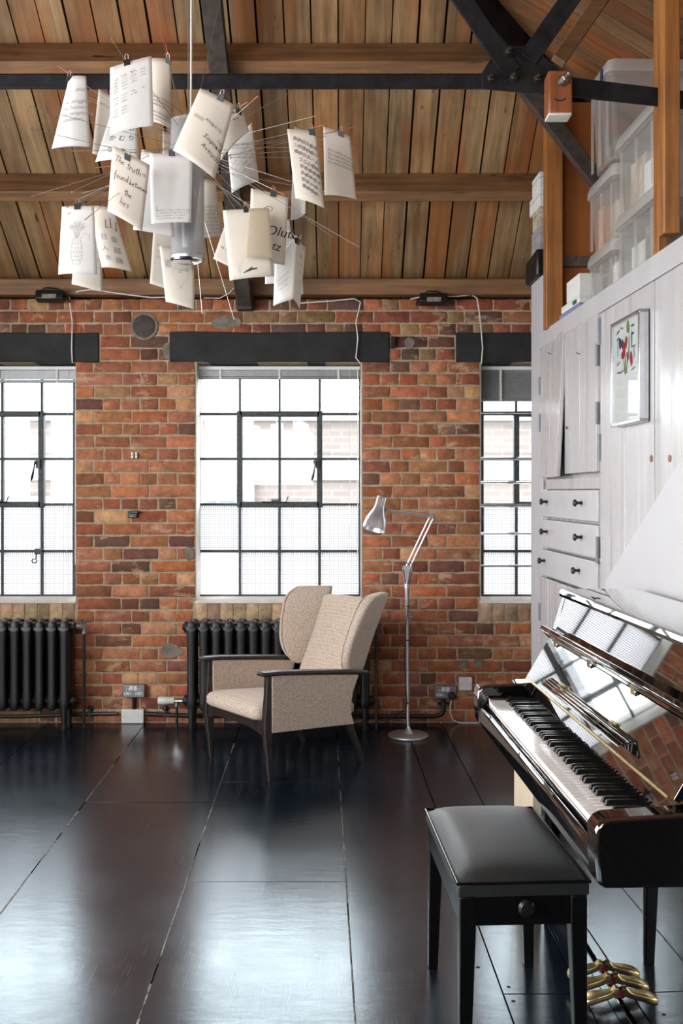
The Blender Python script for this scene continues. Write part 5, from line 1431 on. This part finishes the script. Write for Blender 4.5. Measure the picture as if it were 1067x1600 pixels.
flood(79, 463, 'black floodlight on the wall top above the window with the curled latch')
flood(677, 468, 'black floodlight on the wall top between the two hanging white wires')
def wires():
    q = lambda x, y, d=0.03: P(x, y, WY) + Vector((0, -d, 0))
    for lab, pts in (('white wire looping from the wall top down to the first window blind', [(300, 466, .05), (240, 468, .06), (200, 464, .08), (150, 457, .09), (128, 459, .08), (112, 463, .05), (111, 475, .03), (115, 505, .03), (114, 545, .03), (115, 568, .03)]),
                     ('white wire looping from the wall top down to the armchair window blind', [(470, 476, .05), (520, 473, .06), (553, 469, .05), (563, 474, .04), (560, 488, .03), (556, 505, .03), (559, 530, .03), (556, 560, .03), (563, 569, .03)]),
                     ('white wire looping from the wall top down to the half lowered blind', [(640, 470, .05), (660, 466, .06), (712, 466, .06), (735, 463, .05), (744, 468, .04), (748, 490, .03), (751, 520, .03), (753, 545, .03), (751, 570, .03)])):
        p0 = q(*pts[-1]); m = MB(); m.tube([q(*p) for p in pts], 0.0042, 6); o = m.build('bell_wire', 'cord_white', off=p0); o.location = p0; tag(o, lab, 'wire', 'white wires above the windows', 'thing')
    p0 = q(372, 463); m = MB(); m.tube([q(320, 468, .05), q(345, 469, .06), q(360, 462, .08), q(371, 452, .09)], 0.003, 6); o = m.build('bell_wire', 'cord_white', off=p0); o.location = p0
    tag(o, 'short pale wire curling up beside the foot of the dark rafter', 'wire', 'white wires above the windows', 'thing')
wires()

# ------------------------------------------------------------------ paper chandelier
HUBY = 3.05
def chandelier():
    q = lambda x, y, Y=HUBY: P(x, y, Y)
    base = q(294, 408)
    root = thing('paper_chandelier', 'hanging lamp of thin radiating wires around a grey mesh cylinder', 'chandelier', base); off = base
    ax = q(293, 0).x
    zb, zt = q(0, 404).z, q(0, 192).z
    rad = 26 * HUBY / F
    m = MB(); m.lathe([(rad, zb), (rad, zt)], (ax, HUBY, 0), seg=40, cap=False); m.build('mesh_cylinder', 'mesh_metal', root, off)
    for z in (zb, zt):
        m = MB(); m.lathe([(rad + 0.0012, z - 0.004), (rad + 0.0012, z + 0.004), (rad - 0.001, z + 0.004), (rad - 0.001, z - 0.004)], (ax, HUBY, 0), seg=40, cap=False); m.build('cylinder_rim', 'brushed_aluminium', root, off)
    m = MB(); m.lathe([(0.0, zb - 0.012), (rad * 0.7, zb - 0.012), (rad * 0.86, zb - 0.008), (rad * 0.92, zb - 0.001), (rad * 0.6, zb + 0.003), (0, zb + 0.006)], (ax, HUBY, 0), seg=36); m.build('glass_lens', 'chrome', root, off)
    m = MB(); m.lathe([(0.0, zb + 0.03), (0.016, zb + 0.03), (0.020, zb + 0.10), (0.016, zt + 0.02), (0.0, zt + 0.025)], (ax, HUBY, 0), seg=20); m.build('lamp_holder', 'brushed_aluminium', root, off)
    m = MB(); m.tube([(ax + 0.010, HUBY, zt), (q(300, 0).x, HUBY, 3.55), (q(300, 0).x, HUBY, 3.98)], 0.0032, 8); m.build('power_cord', 'cord_white', root, off)
    m = MB(); m.tube([(ax + 0.002, HUBY, zt), (q(294.5, 0).x, HUBY, 3.55), (q(294.5, 0).x, HUBY, 3.98)], 0.0013, 6); m.build('steel_cable', 'wire_steel', root, off)
    hub = [Vector((ax, HUBY, q(0, y).z)) for y in (215, 232, 246, 258)]
    rnd = random.Random(5)
    def wire(e, tip=0.0, hub_i=None, sag=0.0):
        h = hub[rnd.randrange(4) if hub_i is None else hub_i]; d = (e - h)
        s_ = h + d.normalized() * 0.018
        mid = (s_ + e) / 2 + Vector((0, 0, sag))
        m = MB(); m.tube([s_, mid, e], 0.00085, 5); w_ = m.build('wire', 'wire_steel', root, off)
        if tip:
            m = MB(); t = d.normalized(); m.tube([e - t * 0.001, e + t * tip], 0.0012, 5); m.build('wire_tip', 'red_tip', w_, off)
    return root, wire
CH, WIRE = chandelier()
CONTACT = []

# one pen stroke font, unit box, for the hand written sheet
GL = {'T': ([[(0, .95), (.7, 1.0)], [(.38, 1.0), (.3, 0)]], .7), 't': ([[(.25, .95), (.2, .1), (.35, 0)], [(0, .62), (.5, .68)]], .42), 'h': ([[(.1, 1.0), (.05, 0)], [(.07, .3), (.25, .5), (.38, .38), (.38, 0)]], .5),
      'e': ([[(.05, .25), (.38, .32), (.28, .5), (.08, .38), (.08, .12), (.25, 0), (.42, .1)]], .5), 'r': ([[(.08, .5), (.08, 0)], [(.08, .3), (.22, .5), (.36, .46)]], .42), 'u': ([[(.05, .5), (.08, .1), (.22, 0), (.36, .15), (.38, .5)], [(.38, .5), (.4, 0)]], .52),
      'i': ([[(.1, .5), (.1, 0)], [(.1, .68), (.13, .72)]], .25), 's': ([[(.36, .45), (.18, .5), (.1, .38), (.32, .2), (.26, .04), (.04, .02)]], .45), 'f': ([[(.4, 1.0), (.24, .98), (.2, .6), (.12, -.4)], [(.02, .5), (.4, .55)]], .42),
      'o': ([[(.22, .5), (.06, .3), (.14, .03), (.34, .08), (.38, .35), (.22, .5)]], .48), 'n': ([[(.06, .5), (.06, 0)], [(.06, .32), (.22, .5), (.34, .36), (.36, 0)]], .5), 'd': ([[(.34, .35), (.2, .48), (.06, .25), (.14, .02), (.34, .2)], [(.38, 1.0), (.36, 0)]], .52),
      'b': ([[(.1, 1.0), (.06, 0)], [(.07, .2), (.24, .46), (.38, .28), (.26, .02), (.07, .08)]], .48), 'w': ([[(.03, .5), (.14, .02), (.28, .4), (.4, .02), (.54, .5)]], .62), 'l': ([[(.12, 1.0), (.08, 0)]], .26), 'v': ([[(.03, .5), (.18, 0), (.36, .5)]], .45), ' ': ([], .4)}

def text_mesh(s, size, shear=0.0):
    cu = bpy.data.curves.new('writing', 'FONT'); cu.body = s; cu.size = size; cu.shear = shear; cu.resolution_u = 2
    o = bpy.data.objects.new('writing', cu); COL.objects.link(o)
    bpy.context.view_layer.update()
    me = bpy.data.meshes.new_from_object(o.evaluated_get(bpy.context.evaluated_depsgraph_get()))
    bpy.data.objects.remove(o); bpy.data.curves.remove(cu)
    vs = [v.co.copy() for v in me.vertices]; fs = [list(p.vertices) for p in me.polygons]
    bpy.data.meshes.remove(me)
    return vs, fs

class Sheet:
    """a hanging sheet; corners tl, tr, br, bl as seen, at distance Y, bowed by b (m) sideways and c lengthways"""
    def __init__(s, label, cs, Y, mat='paper_white', b=0.012, c=0.0, clip=None, wire=True, tip=0.04, tilt=0.0, skew=0.0):
        dys = (tilt - skew, tilt + skew, -tilt + skew, -tilt - skew)
        s.c = [P(x, y, Y + d) for (x, y), d in zip(cs, dys)]
        s.b, s.cc = b, c
        n = (s.c[1] - s.c[0]).cross(s.c[3] - s.c[0]).normalized()
        s.n = n if n.y < 0 else -n
        s.W = ((s.c[1] - s.c[0]).length + (s.c[2] - s.c[3]).length) / 2; s.H = ((s.c[3] - s.c[0]).length + (s.c[2] - s.c[1]).length) / 2
        top = (s.c[0] + s.c[1]) / 2
        s.root = thing('paper_sheet', label, 'paper', top, group='paper sheets of the chandelier'); s.off = top
        nx, ny = 10, 12
        m = MB(); g = [[m.v(s.at(i / nx, j / ny)) for i in range(nx + 1)] for j in range(ny + 1)]
        for j in range(ny):
            for i in range(nx): m.f([g[j][i], g[j][i + 1], g[j + 1][i + 1], g[j + 1][i]])
        m.build('sheet', mat, s.root, s.off, solid=0.0005)
        if clip:
            u, v = clip
            p = s.at(u, v); side = (s.c[1] - s.c[0]).normalized(); dn = -(s.c[0] - s.c[3]).normalized()
            m = MB(); M = Matrix((side, s.n, -dn)).transposed()
            q = lambda x, y, z: p + M @ Vector((x, y, z))
            m.loft([[q(-0.0085, 0.006, -0.012), q(0.0085, 0.006, -0.012), q(0.0085, -0.006, -0.012), q(-0.0085, -0.006, -0.012)], [q(-0.0085, 0.0015, 0.006), q(0.0085, 0.0015, 0.006), q(0.0085, -0.0015, 0.006), q(-0.0085, -0.0015, 0.006)]] if False else
                   [[q(-0.0085, 0.0018, -0.010), q(0.0085, 0.0018, -0.010), q(0.0085, -0.0018, -0.010), q(-0.0085, -0.0018, -0.010)], [q(-0.0085, 0.006, 0.006), q(0.0085, 0.006, 0.006), q(0.0085, -0.006, 0.006), q(-0.0085, -0.006, 0.006)]])
            cl = m.build('binder_clip', 'black_satin', s.root, s.off)
            m = MB()
            for sy in (0.006, -0.006): m.tube([q(-0.004, sy, 0.005), q(-0.005, sy * 1.6, 0.014), q(0, sy * 1.8, 0.019), q(0.005, sy * 1.6, 0.014), q(0.004, sy, 0.005)], 0.0007, 5)
            m.build('clip_handles', 'wire_steel', cl, s.off)
            e = q(0, 0.0, 0.011)
        else:
            e = s.at(0.5, 0.0)
        if wire: WIRE(e, tip if rnd_tip.random() < 0.8 else 0.0)
        s.marks = {}
    def at(s, u, v, lift=0.0):
        p = (s.c[0] * (1 - u) + s.c[1] * u) * (1 - v) + (s.c[3] * (1 - u) + s.c[2] * u) * v
        return p + s.n * (s.b * 4 * u * (1 - u) * (0.35 + 0.65 * v) + s.cc * 4 * v * (1 - v) + lift)
    def pen(s, mat):
        if mat not in s.marks: s.marks[mat] = MB()
        return s.marks[mat]
    def xy(s, x, y, lift=0.0009): return s.at(x / s.W, y / s.H, lift)
    def text(s, t, x, y, size, ang=0.0, mat='ink', shear=0.0):
        """x, y in metres from the top left corner"""
        vs, fs = text_mesh(t, size, shear); m = s.pen(mat); ca, sa = math.cos(ang), math.sin(ang)
        q = [m.v(s.xy(x + v.x * ca - v.y * sa, y - (v.x * sa + v.y * ca))) for v in vs]
        for f in fs: m.f([q[i] for i in f])
    def stroke(s, pts, w, mat='ink'):
        m = s.pen(mat)
        L_, R_ = [], []
        for i, p in enumerate(pts):
            a, b = pts[max(i - 1, 0)], pts[min(i + 1, len(pts) - 1)]
            d = Vector((b[0] - a[0], b[1] - a[1])); d = d.normalized() if d.length > 1e-9 else Vector((1, 0)); n = Vector((-d.y, d.x)) * w / 2
            L_.append(m.v(s.xy(p[0] + n.x, p[1] + n.y))); R_.append(m.v(s.xy(p[0] - n.x, p[1] - n.y)))
        for i in range(len(pts) - 1): m.f([L_[i], L_[i + 1], R_[i + 1], R_[i]])
    def scrawl(s, x, y, ln, h, mat='pale_ink', ang=0.0, w=0.0007, seed=1):
        rn = random.Random(seed); t = 0.0; pts = []; ca, sa = math.cos(ang), math.sin(ang)
        while t < ln:
            if rn.random() < 0.10 and len(pts) > 6:
                s.stroke(pts, w, mat); pts = []; t += h * 0.9; continue
            k = rn.choice((1, 1, 1, 2.1, 1)) * rn.uniform(0.7, 1.1)
            for du, dv in ((0, 0), (0.22, k), (0.42, 0.1)):
                uu, vv = t + du * h * 0.8, (dv - (0.9 if rn.random() < 0.06 else 0)) * h
                pts.append((x + uu * ca + vv * sa, y + uu * sa - vv * ca))
            t += h * 0.42
        if len(pts) > 1: s.stroke(pts, w, mat)
    def hand(s, t, x, y, size, ang=0.0, w=0.0013, mat='ink'):
        cx = 0.0; ca, sa = math.cos(ang), math.sin(ang)
        for ch in t:
            st, adv = GL[ch]
            for poly in st:
                pts = []
                for (a, b), (c, d) in zip(poly, poly[1:]):
                    for k in range(4): pts.append((lerp(a, c, k / 4), lerp(b, d, k / 4)))
                pts.append(poly[-1])
                sm = [pts[0]] + [((pts[i - 1][0] + 2 * pts[i][0] + pts[i + 1][0]) / 4, (pts[i - 1][1] + 2 * pts[i][1] + pts[i + 1][1]) / 4) for i in range(1, len(pts) - 1)] + [pts[-1]]
                s.stroke([(x + (cx + a + 0.12 * b) * size * ca + b * size * sa, y + (cx + a + 0.12 * b) * size * sa - b * size * ca) for a, b in sm], w, mat)
            cx += adv
    def done(s, name='handwriting'):
        for mat, m in s.marks.items(): m.build(name, mat, s.root, s.off)
        return s
rnd_tip = random.Random(11)

def papers():
    S = Sheet
    p = S('narrowing white sheet of pencil lines at the outer end, in front of the tie beam', [(108.5, 119.5), (134.5, 119), (142, 230), (81, 232.5)], 3.02, b=0.02, clip=(0.0, 0.02), tilt=-0.01)
    W, H = p.W, p.H
    for k, (t, x) in enumerate((('about', .48), ('', .2), ('struggles,', .36), ('business.', .36), ('telephone', .36), ('number.', .2))):
        y = H * (.22 + .085 * k)
        if t: p.text(t, W * x, y, 0.016, 0.06, 'pale_ink', 0.3)
        p.scrawl(W * .14, y, W * .16, .003, 'pale_ink', .06, seed=k)
    p.done()
    p = S('greyish sheet mostly hidden behind the sheet of Japanese brush characters', [(154, 138.5), (206, 165), (206, 250), (144, 240)], 3.22, 'paper_grey', b=-0.015, wire=True)
    for k in range(3): p.scrawl(p.W * .35, p.H * (.3 + .18 * k), p.W * .4, .003, 'pale_ink', .2, seed=20 + k)
    p.done()
    p = S('white sheet with brushed Japanese syllables in columns, below the faint poem sheet', [(176, 168), (213, 176), (217, 250), (149, 253)], 3.08, b=0.015, wire=False)
    for t, x, y in (('お', .80, .40), ('り', .80, .60), ('む', .54, .62), ('ろ', .58, .88), ('か', .27, .62), ('な', .29, .84), ('の', .27, .36)): p.text(t, p.W * x - .008, p.H * y, .020, 0, 'ink', 0.1)
    p.done()
    p = S('large upright white sheet carrying a faint pencil poem, highest of all the sheets', [(172, 106), (237, 87.3), (240, 197), (172, 211.6)], 2.78, b=0.010, clip=(.42, 0.0), tilt=0.015)
    for k, n in enumerate((2, 4, 4, 4, 3, 2, 0, 4, 3, 2, 0, 2, 2, 2)):
        for j in range(n): p.scrawl(p.W * (.07 + .22 * j + (.2 if k == 0 else 0)), p.H * (.13 + .045 * k) - j * .0045 + .012, p.W * .13, .0022, 'pale_ink', -0.2, w=.0005, seed=30 + k * 5 + j)
    p.done()
    p = S('cream curling sheet printed with tilted text lines behind the faint poem sheet', [(235, 91), (266, 93.5), (270.5, 204), (234, 190)], 3.05, 'paper_cream', b=0.02, clip=(.9, 0.02))
    for k, t in enumerate(('vanhojen puiden rakennan sinun', 'ja kaikki, yksinäinen', 'päivänkajoon.', '', 'hiljaa, tuskitaan', 'muutamaisen', 'on ihan oksattua.')): p.text(t, p.W * (.05), p.H * (.60 + .058 * k), .0088, R(-10), 'grey_ink')
    p.done('printed_text')
    p = S('cream sheet handwritten with words on truth found between lies', [(176, 227), (234, 258), (222, 361), (168, 330)], 2.80, 'paper_cream', b=0.014, clip=(.42, .06), tip=0.0)
    W, H = p.W, p.H
    a = 0.30
    p.hand('The', W * .09, H * .20, .017, .10); p.hand('truth', W * .42, H * .235, .019, .05); p.hand('is', W * .84, H * .215, .014, .0)
    p.hand('found', W * .10, H * .45, .019, -.04); p.hand('between', W * .54, H * .45, .0155, -.06)
    p.hand('the', W * .42, H * .64, .018, .02); p.hand('lies', W * .33, H * .80, .021, .05)
    p.done()
    p = S('bright white sheet with a small printed paragraph at its foot, before the mesh cylinder', [(233.5, 239.6), (301, 243), (298.5, 347.6), (236.4, 349.8)], 2.88, b=0.008, clip=(.52, -.02), tip=0)
    for k, t in enumerate(('Lontano e sopra tutto sei una', 'un all’amata, stringa dov’ è sua', 'luna scomparsa, cosa chiara,', 'e in più di una sera latina.')): p.text(t, p.W * .13, p.H * (.83 + .040 * k), .0078 if k else .0082, 0.01, 'pale_ink')
    p.text('L', p.W * .13, p.H * .83, .018, 0, 'pale_ink')
    p.done('printed_text')
    p = S('big tilted cream sheet lettered in Greek capitals, clipped above the cylinder', [(312.5, 138), (366, 164), (335.5, 280), (270, 235)], 2.74, 'paper_cream', b=0.025, clip=(.62, .0), tip=.02)
    W, H = p.W, p.H
    for t, x, y, s_, a in (('ΕΡΩΣ', .20, .36, .0125, -.10), ('ΑΝΙΚΑΤΕ', .50, .34, .0125, -.20), ('ΜΑΧΑΝ', .90, .52, .0125, -.30)): p.text(t, W * (x - .06), H * (y + .05), s_, a, 'grey_ink')
    p.text('Σοφοκλῆς', W * .52, H * .60, .015, -.25, 'ink', .2); p.text('Ἀντιγόνη', W * .54, H * .73, .015, -.28, 'ink', .2)
    p.done()
    p = S('cream bent sheet with a small signature, tucked behind the Greek lettered sheet', [(346, 160), (381, 177), (389, 205), (345, 250)], 2.86, 'paper_cream', b=0.012, clip=(.78, .02))
    p.scrawl(p.W * .45, p.H * .18, p.W * .45, .006, 'ink', -.3, w=.0009, seed=61); p.scrawl(p.W * .5, p.H * .36, p.W * .2, .006, 'ink', -.3, w=.0009, seed=62)
    p.done()
    p = S('cool white sheet with faint rose writing hanging apart, behind the radiating wires', [(356, 238), (393, 191), (404.5, 283), (362, 302)], 3.22, b=0.015, wire=False)
    for k in range(4): p.scrawl(p.W * (.15 + .05 * k), p.H * (.42 + .11 * k), p.W * .7, .005, 'rose_ink', -.22, w=.0006, seed=70 + k)
    p.done()
    p = S('cream sheet covered with columns of Chinese characters', [(448.4, 201.7), (493.6, 206), (507, 325.8), (461.6, 310)], 2.84, 'paper_cream', b=0.014, clip=(.86, .01))
    cols = ('遊三橋', '欲知詩之初為首畫', '知落花之真處是朝', '月到天心風來水面', '春曉一般清意味料', '得少人知春水三')
    for j, t in enumerate(cols):
        for k, ch in enumerate(t): p.text(ch, p.W * (.16 + .135 * j), p.H * (.15 + .092 * k + .02 * j), .0125, 0, 'ink')
    p.done('brush_characters')
    p = S('cream sheet with four printed German lines, outermost by the beam end', [(505, 197.4), (547, 213), (557, 312), (507, 305)], 3.10, 'paper_cream', b=0.016, clip=(.65, .02))
    for k, t in enumerate(('Wir wollen da wo alles', 'Zu rauen Bauten passt', 'Kann eine Weile finden', 'Sie wird entzünd’ sein')): p.text(t, p.W * .14, p.H * (.34 + .06 * k), .0105, -.12, 'grey_ink')
    p.done('printed_text')
    p = S('thin white curled strip hanging behind the sheet of Chinese characters', [(460, 197), (478, 205), (477, 333), (454, 344)], 3.0, b=-0.02, wire=False).done()
    p = S('white sheet with a pencil drawing of flowers in a vase', [(97, 323), (147, 322), (152, 429), (91, 429)], 2.86, b=0.014, clip=(.5, .0))
    W, H = p.W, p.H; rn = random.Random(9); cx, top, bot = .49, .48, .86
    prof = [(.0, .10), (.12, .12), (.45, .16), (.8, .13), (1.0, .09)]
    for sg in (-1, 1): p.stroke([(W * (cx + sg * curve_at(prof, t)), H * lerp(top, bot, t)) for t in [k / 10 for k in range(11)]], .0008, 'pale_ink')
    for t in (.02, .10, .2, .36, .52, .68, .84, 1.0):
        w_ = curve_at(prof, t); p.stroke([(W * (cx + w_ * k / 4), H * (lerp(top, bot, t) + .008 * (1 - (k / 4) ** 2))) for k in range(-4, 5)], .0007, 'pale_ink')
    for t, ph in ((.1, 0), (.28, .1), (.44, .0), (.6, .12), (.76, .05)):
        for k in range(4):
            x_ = cx - curve_at(prof, t) + ph + k * .08
            if x_ < cx + curve_at(prof, t): p.stroke([(W * x_, H * lerp(top, bot, t)), (W * x_, H * lerp(top, bot, t + .16))], .0006, 'pale_ink')
    for k in range(9):
        a_ = -0.6 + 1.2 * k / 8; x1, y1 = cx + .30 * math.sin(a_) * 1.1, top - .22 * math.cos(a_ * 0.9) * rn.uniform(.75, 1.1)
        p.stroke([(W * (cx + .07 * math.sin(a_)), H * top), (W * lerp(cx, x1, .6), H * lerp(top, y1, .65)), (W * x1, H * y1)], .0006, 'pale_ink')
        for j in range(5): b_ = j / 5 * 2 * PI; p.stroke([(W * x1, H * y1), (W * x1 + .010 * math.cos(b_), H * y1 + .009 * math.sin(b_))], .0006, 'pale_ink')
    for sg, n in ((-1, 3), (1, 4)): p.stroke([(W * (cx + sg * .1), H * top), (W * (cx + sg * .22), H * .40), (W * (cx + sg * .34), H * .42), (W * (cx + sg * .36), H * .52)], .0007, 'pale_ink')
    p.done('pencil_drawing')
    p = S('cream sheet with a grey brushed mountain character and small characters', [(142, 321.5), (178, 325), (207, 425), (159, 418)], 3.02, 'paper_cream', b=0.022, c=0.01, wire=False)
    W, H = p.W, p.H
    p.text('山', W * .42, H * .36, .042, -.12, 'grey_ink')
    for t, x, y in (('金', .70, .58), ('越', .72, .75), ('縁', .70, .91), ('日', .34, .55), ('入', .30, .73), ('水', .34, .88)): p.text(t, W * x - .01, H * y, .020, 0, 'grey_ink')
    p.done('brush_characters')
    p = S('grey cream sheet whose foot shows beneath the vase drawing', [(120, 350), (157, 366), (161, 457), (112, 444)], 3.14, 'paper_grey', b=0.008, wire=False)
    for k in range(3): p.scrawl(p.W * .74, p.H * (.35 + .14 * k), p.W * .14, .006, 'pale_ink', 0, seed=90 + k)
    p.done()
    S('blank white sheet between the truth sheet and the bright printed one', [(221.5, 233), (268, 250), (272, 371), (208, 359)], 2.96, b=0.010, wire=True, tip=0).done()
    S('small cream sheet peeping out above the bright printed one', [(254, 205), (286, 210), (284, 280), (254, 276)], 3.32, 'paper_cream', b=0.006).done()
    p = S('cream sheet printed with large grey lines beside the mesh cylinder', [(314, 279), (337, 283), (346.5, 370), (303, 376)], 3.20, 'paper_cream', b=0.014, c=0.006)
    for k, t in enumerate(('ninbal quando sei', 'da donde sta', 'nimbal quanto mi', 'se largo tu', 'ubi nult mi man', 'simon era', 'per ensemble luna', 'ninimo luna')): p.text(t, p.W * .30, p.H * (.50 + .064 * k), .0135, .03, 'pale_ink')
    p.done('printed_text')
    p = S('plain cream sheet hanging lowest of those left of the cylinder foot', [(240, 355), (282, 368), (284, 460), (234, 443)], 3.26, 'paper_grey', b=0.006, wire=False)
    for k in range(3): p.scrawl(p.W * .16, p.H * (.3 + .1 * k), p.W * .15, .006, 'pale_ink', .1, seed=100 + k)
    p.done()
    p = S('cream sheet with a faint heart shaped scribble under the cylinder foot', [(249, 384), (303, 388), (304, 484), (259, 471.5)], 3.16, 'paper_cream', b=0.012, wire=False)
    W, H = p.W, p.H; ring = []
    for k in range(40):
        t = k / 39 * 2 * PI; hx, hy = 16 * math.sin(t) ** 3, 13 * math.cos(t) - 5 * math.cos(2 * t) - 2 * math.cos(3 * t) - math.cos(4 * t)
        ring.append((W * (.58 + hx / 16 * .26), H * (.50 - hy / 16 * .19)))
    for a, b in zip(ring, ring[1:]):
        d = Vector((b[0] - a[0], b[1] - a[1])); n = Vector((-d.y, d.x)); n = n.normalized() * .004 if n.length > 0 else n
        p.stroke([(a[0] - n.x, a[1] - n.y), (a[0] + n.x, a[1] + n.y), b], .0005, 'pale_ink')
    for k in range(5): p.scrawl(W * .12, H * (.28 + .02 * k), W * .18, .005, 'pale_ink', -.2 + .1 * k, seed=110 + k)
    p.scrawl(W * .55, H * .40, W * .3, .005, 'pale_ink', 0, seed=120)
    p.done('pencil_drawing')
    p = S('large cream sheet with one black leaf stroke near its foot', [(348, 328.6), (420, 326), (428, 432), (359, 438.5)], 2.84, 'paper_cream', b=0.012, clip=(.52, .0), tip=.035)
    W, H = p.W, p.H; y = H * .90
    p.stroke([(W * .34, y + .004), (W * .46, y - .004), (W * .54, y - .010), (W * .50, y - .003)], .0030, 'ink'); p.stroke([(W * .40, y), (W * .52, y - .004), (W * .64, y - .006)], .0045, 'ink')
    p.stroke([(W * .26, y), (W * .18, H * .80), (W * .20, H * .72), (W * .26, H * .78), (W * .22, H * .9)], .0006, 'pale_ink'); p.stroke([(W * .24, H * .96), (W * .30, H * .80), (W * .36, H * .72)], .0006, 'pale_ink')
    p.done('ink_drawing')
    S('small translucent tracing sheet laid over the sheet with the black leaf stroke', [(389, 326), (420, 325.5), (427, 404), (382, 401)], 2.80, 'tracing_sheet', b=0.006, wire=False).done()
    p = S('tall cream sheet with a bold looping signature behind the tracing sheet', [(392, 294), (450.7, 308.5), (445, 414.5), (388, 408)], 2.92, 'paper_cream', b=0.010, clip=(.6, .0))
    W, H = p.W, p.H
    p.text('Oluto', W * .42, H * .60, .040, .02, 'ink', .35); p.text('tz', W * .60, H * .80, .034, -.1, 'ink', .3)
    p.stroke([(W * (.48 + .12 * math.cos(t)), H * (.24 - .035 * math.sin(t) - .02 * math.cos(t))) for t in [k / 12 * 2 * PI for k in range(13)]], .0014, 'ink')
    p.done()
    p = S('tilted cream sheet jutting out behind the black leaf sheet', [(351, 352), (392, 372), (376, 426), (333, 404.5)], 3.0, 'paper_cream', b=0.006, wire=False)
    p.scrawl(p.W * .14, p.H * .62, p.W * .35, .007, 'ink', .1, w=.0008, seed=130)
    p.done()
    p = S('white sheet at the lowest clip beside a folded grey one', [(430, 404), (464.5, 365), (457, 468), (427, 478)], 2.98, b=0.008, wire=False)
    for k in range(3): p.scrawl(p.W * .2, p.H * (.55 + .1 * k), p.W * .5, .004, 'pale_ink', -.1, w=.0005, seed=140 + k)
    p.done()
    p = S('narrow grey folded sheet standing edge-on at the lowest clip', [(462.5, 375), (477.5, 387), (468, 484), (457, 466)], 2.94, 'paper_grey', b=0.004, clip=(.1, .0), skew=0.03)
    for k in range(4): p.scrawl(p.W * .4, p.H * (.2 + .14 * k), p.W * .3, .005, 'grey_ink', .3, w=.0006, seed=150 + k)
    p.done()
    S('white sheet glimpsed behind the narrow folded grey one', [(446, 392), (470, 396), (474, 459.6), (450, 470)], 3.06, b=0.004).done()
    S('sliver of white paper below the tracing sheet', [(415, 384), (450, 388), (447, 443), (414, 444)], 3.12, b=0.004, wire=False).done()
    S('pale sheet half hidden at the edge of the bold signature sheet', [(428, 336), (452, 343), (457, 378), (440, 416)], 3.02, b=0.004, wire=False).done()
    # free wires
    for x, y, Y, tip in ((46, 166, 2.9, 0), (46, 201, 2.75, 0), (113, 236, 2.8, 0), (112, 300, 2.7, 0), (48, 307, 2.95, 0), (128, 302, 3.2, 0), (122, 312, 3.3, 0), (105, 335, 2.85, 0), (142, 336, 2.7, .03), (118, 149, 3.3, .03), (135, 150, 3.25, 0),
                         (561, 386, 2.65, 0), (493, 181, 2.75, 0), (517, 212, 3.1, 0), (553, 230, 3.3, 0), (505, 246, 3.2, 0), (475, 290, 2.9, 0), (480, 230, 3.4, 0), (545, 215, 3.35, .03), (455, 143, 3.35, 0), (510, 300, 3.4, 0), (465, 407, 3.3, 0), (520, 370, 3.5, 0), (400, 225, 3.4, 0),
                         (366, 500, 3.2, 0), (316, 490, 3.1, 0), (345, -5, 3.2, 0), (180, 70, 3.2, .03), (254, 62, 3.35, .03), (395, 157, 2.7, .03), (240, 290, 3.5, 0), (370, 330, 3.45, 0), (150, 262, 3.5, 0)):
        WIRE(P(x, y, Y), tip)
papers()
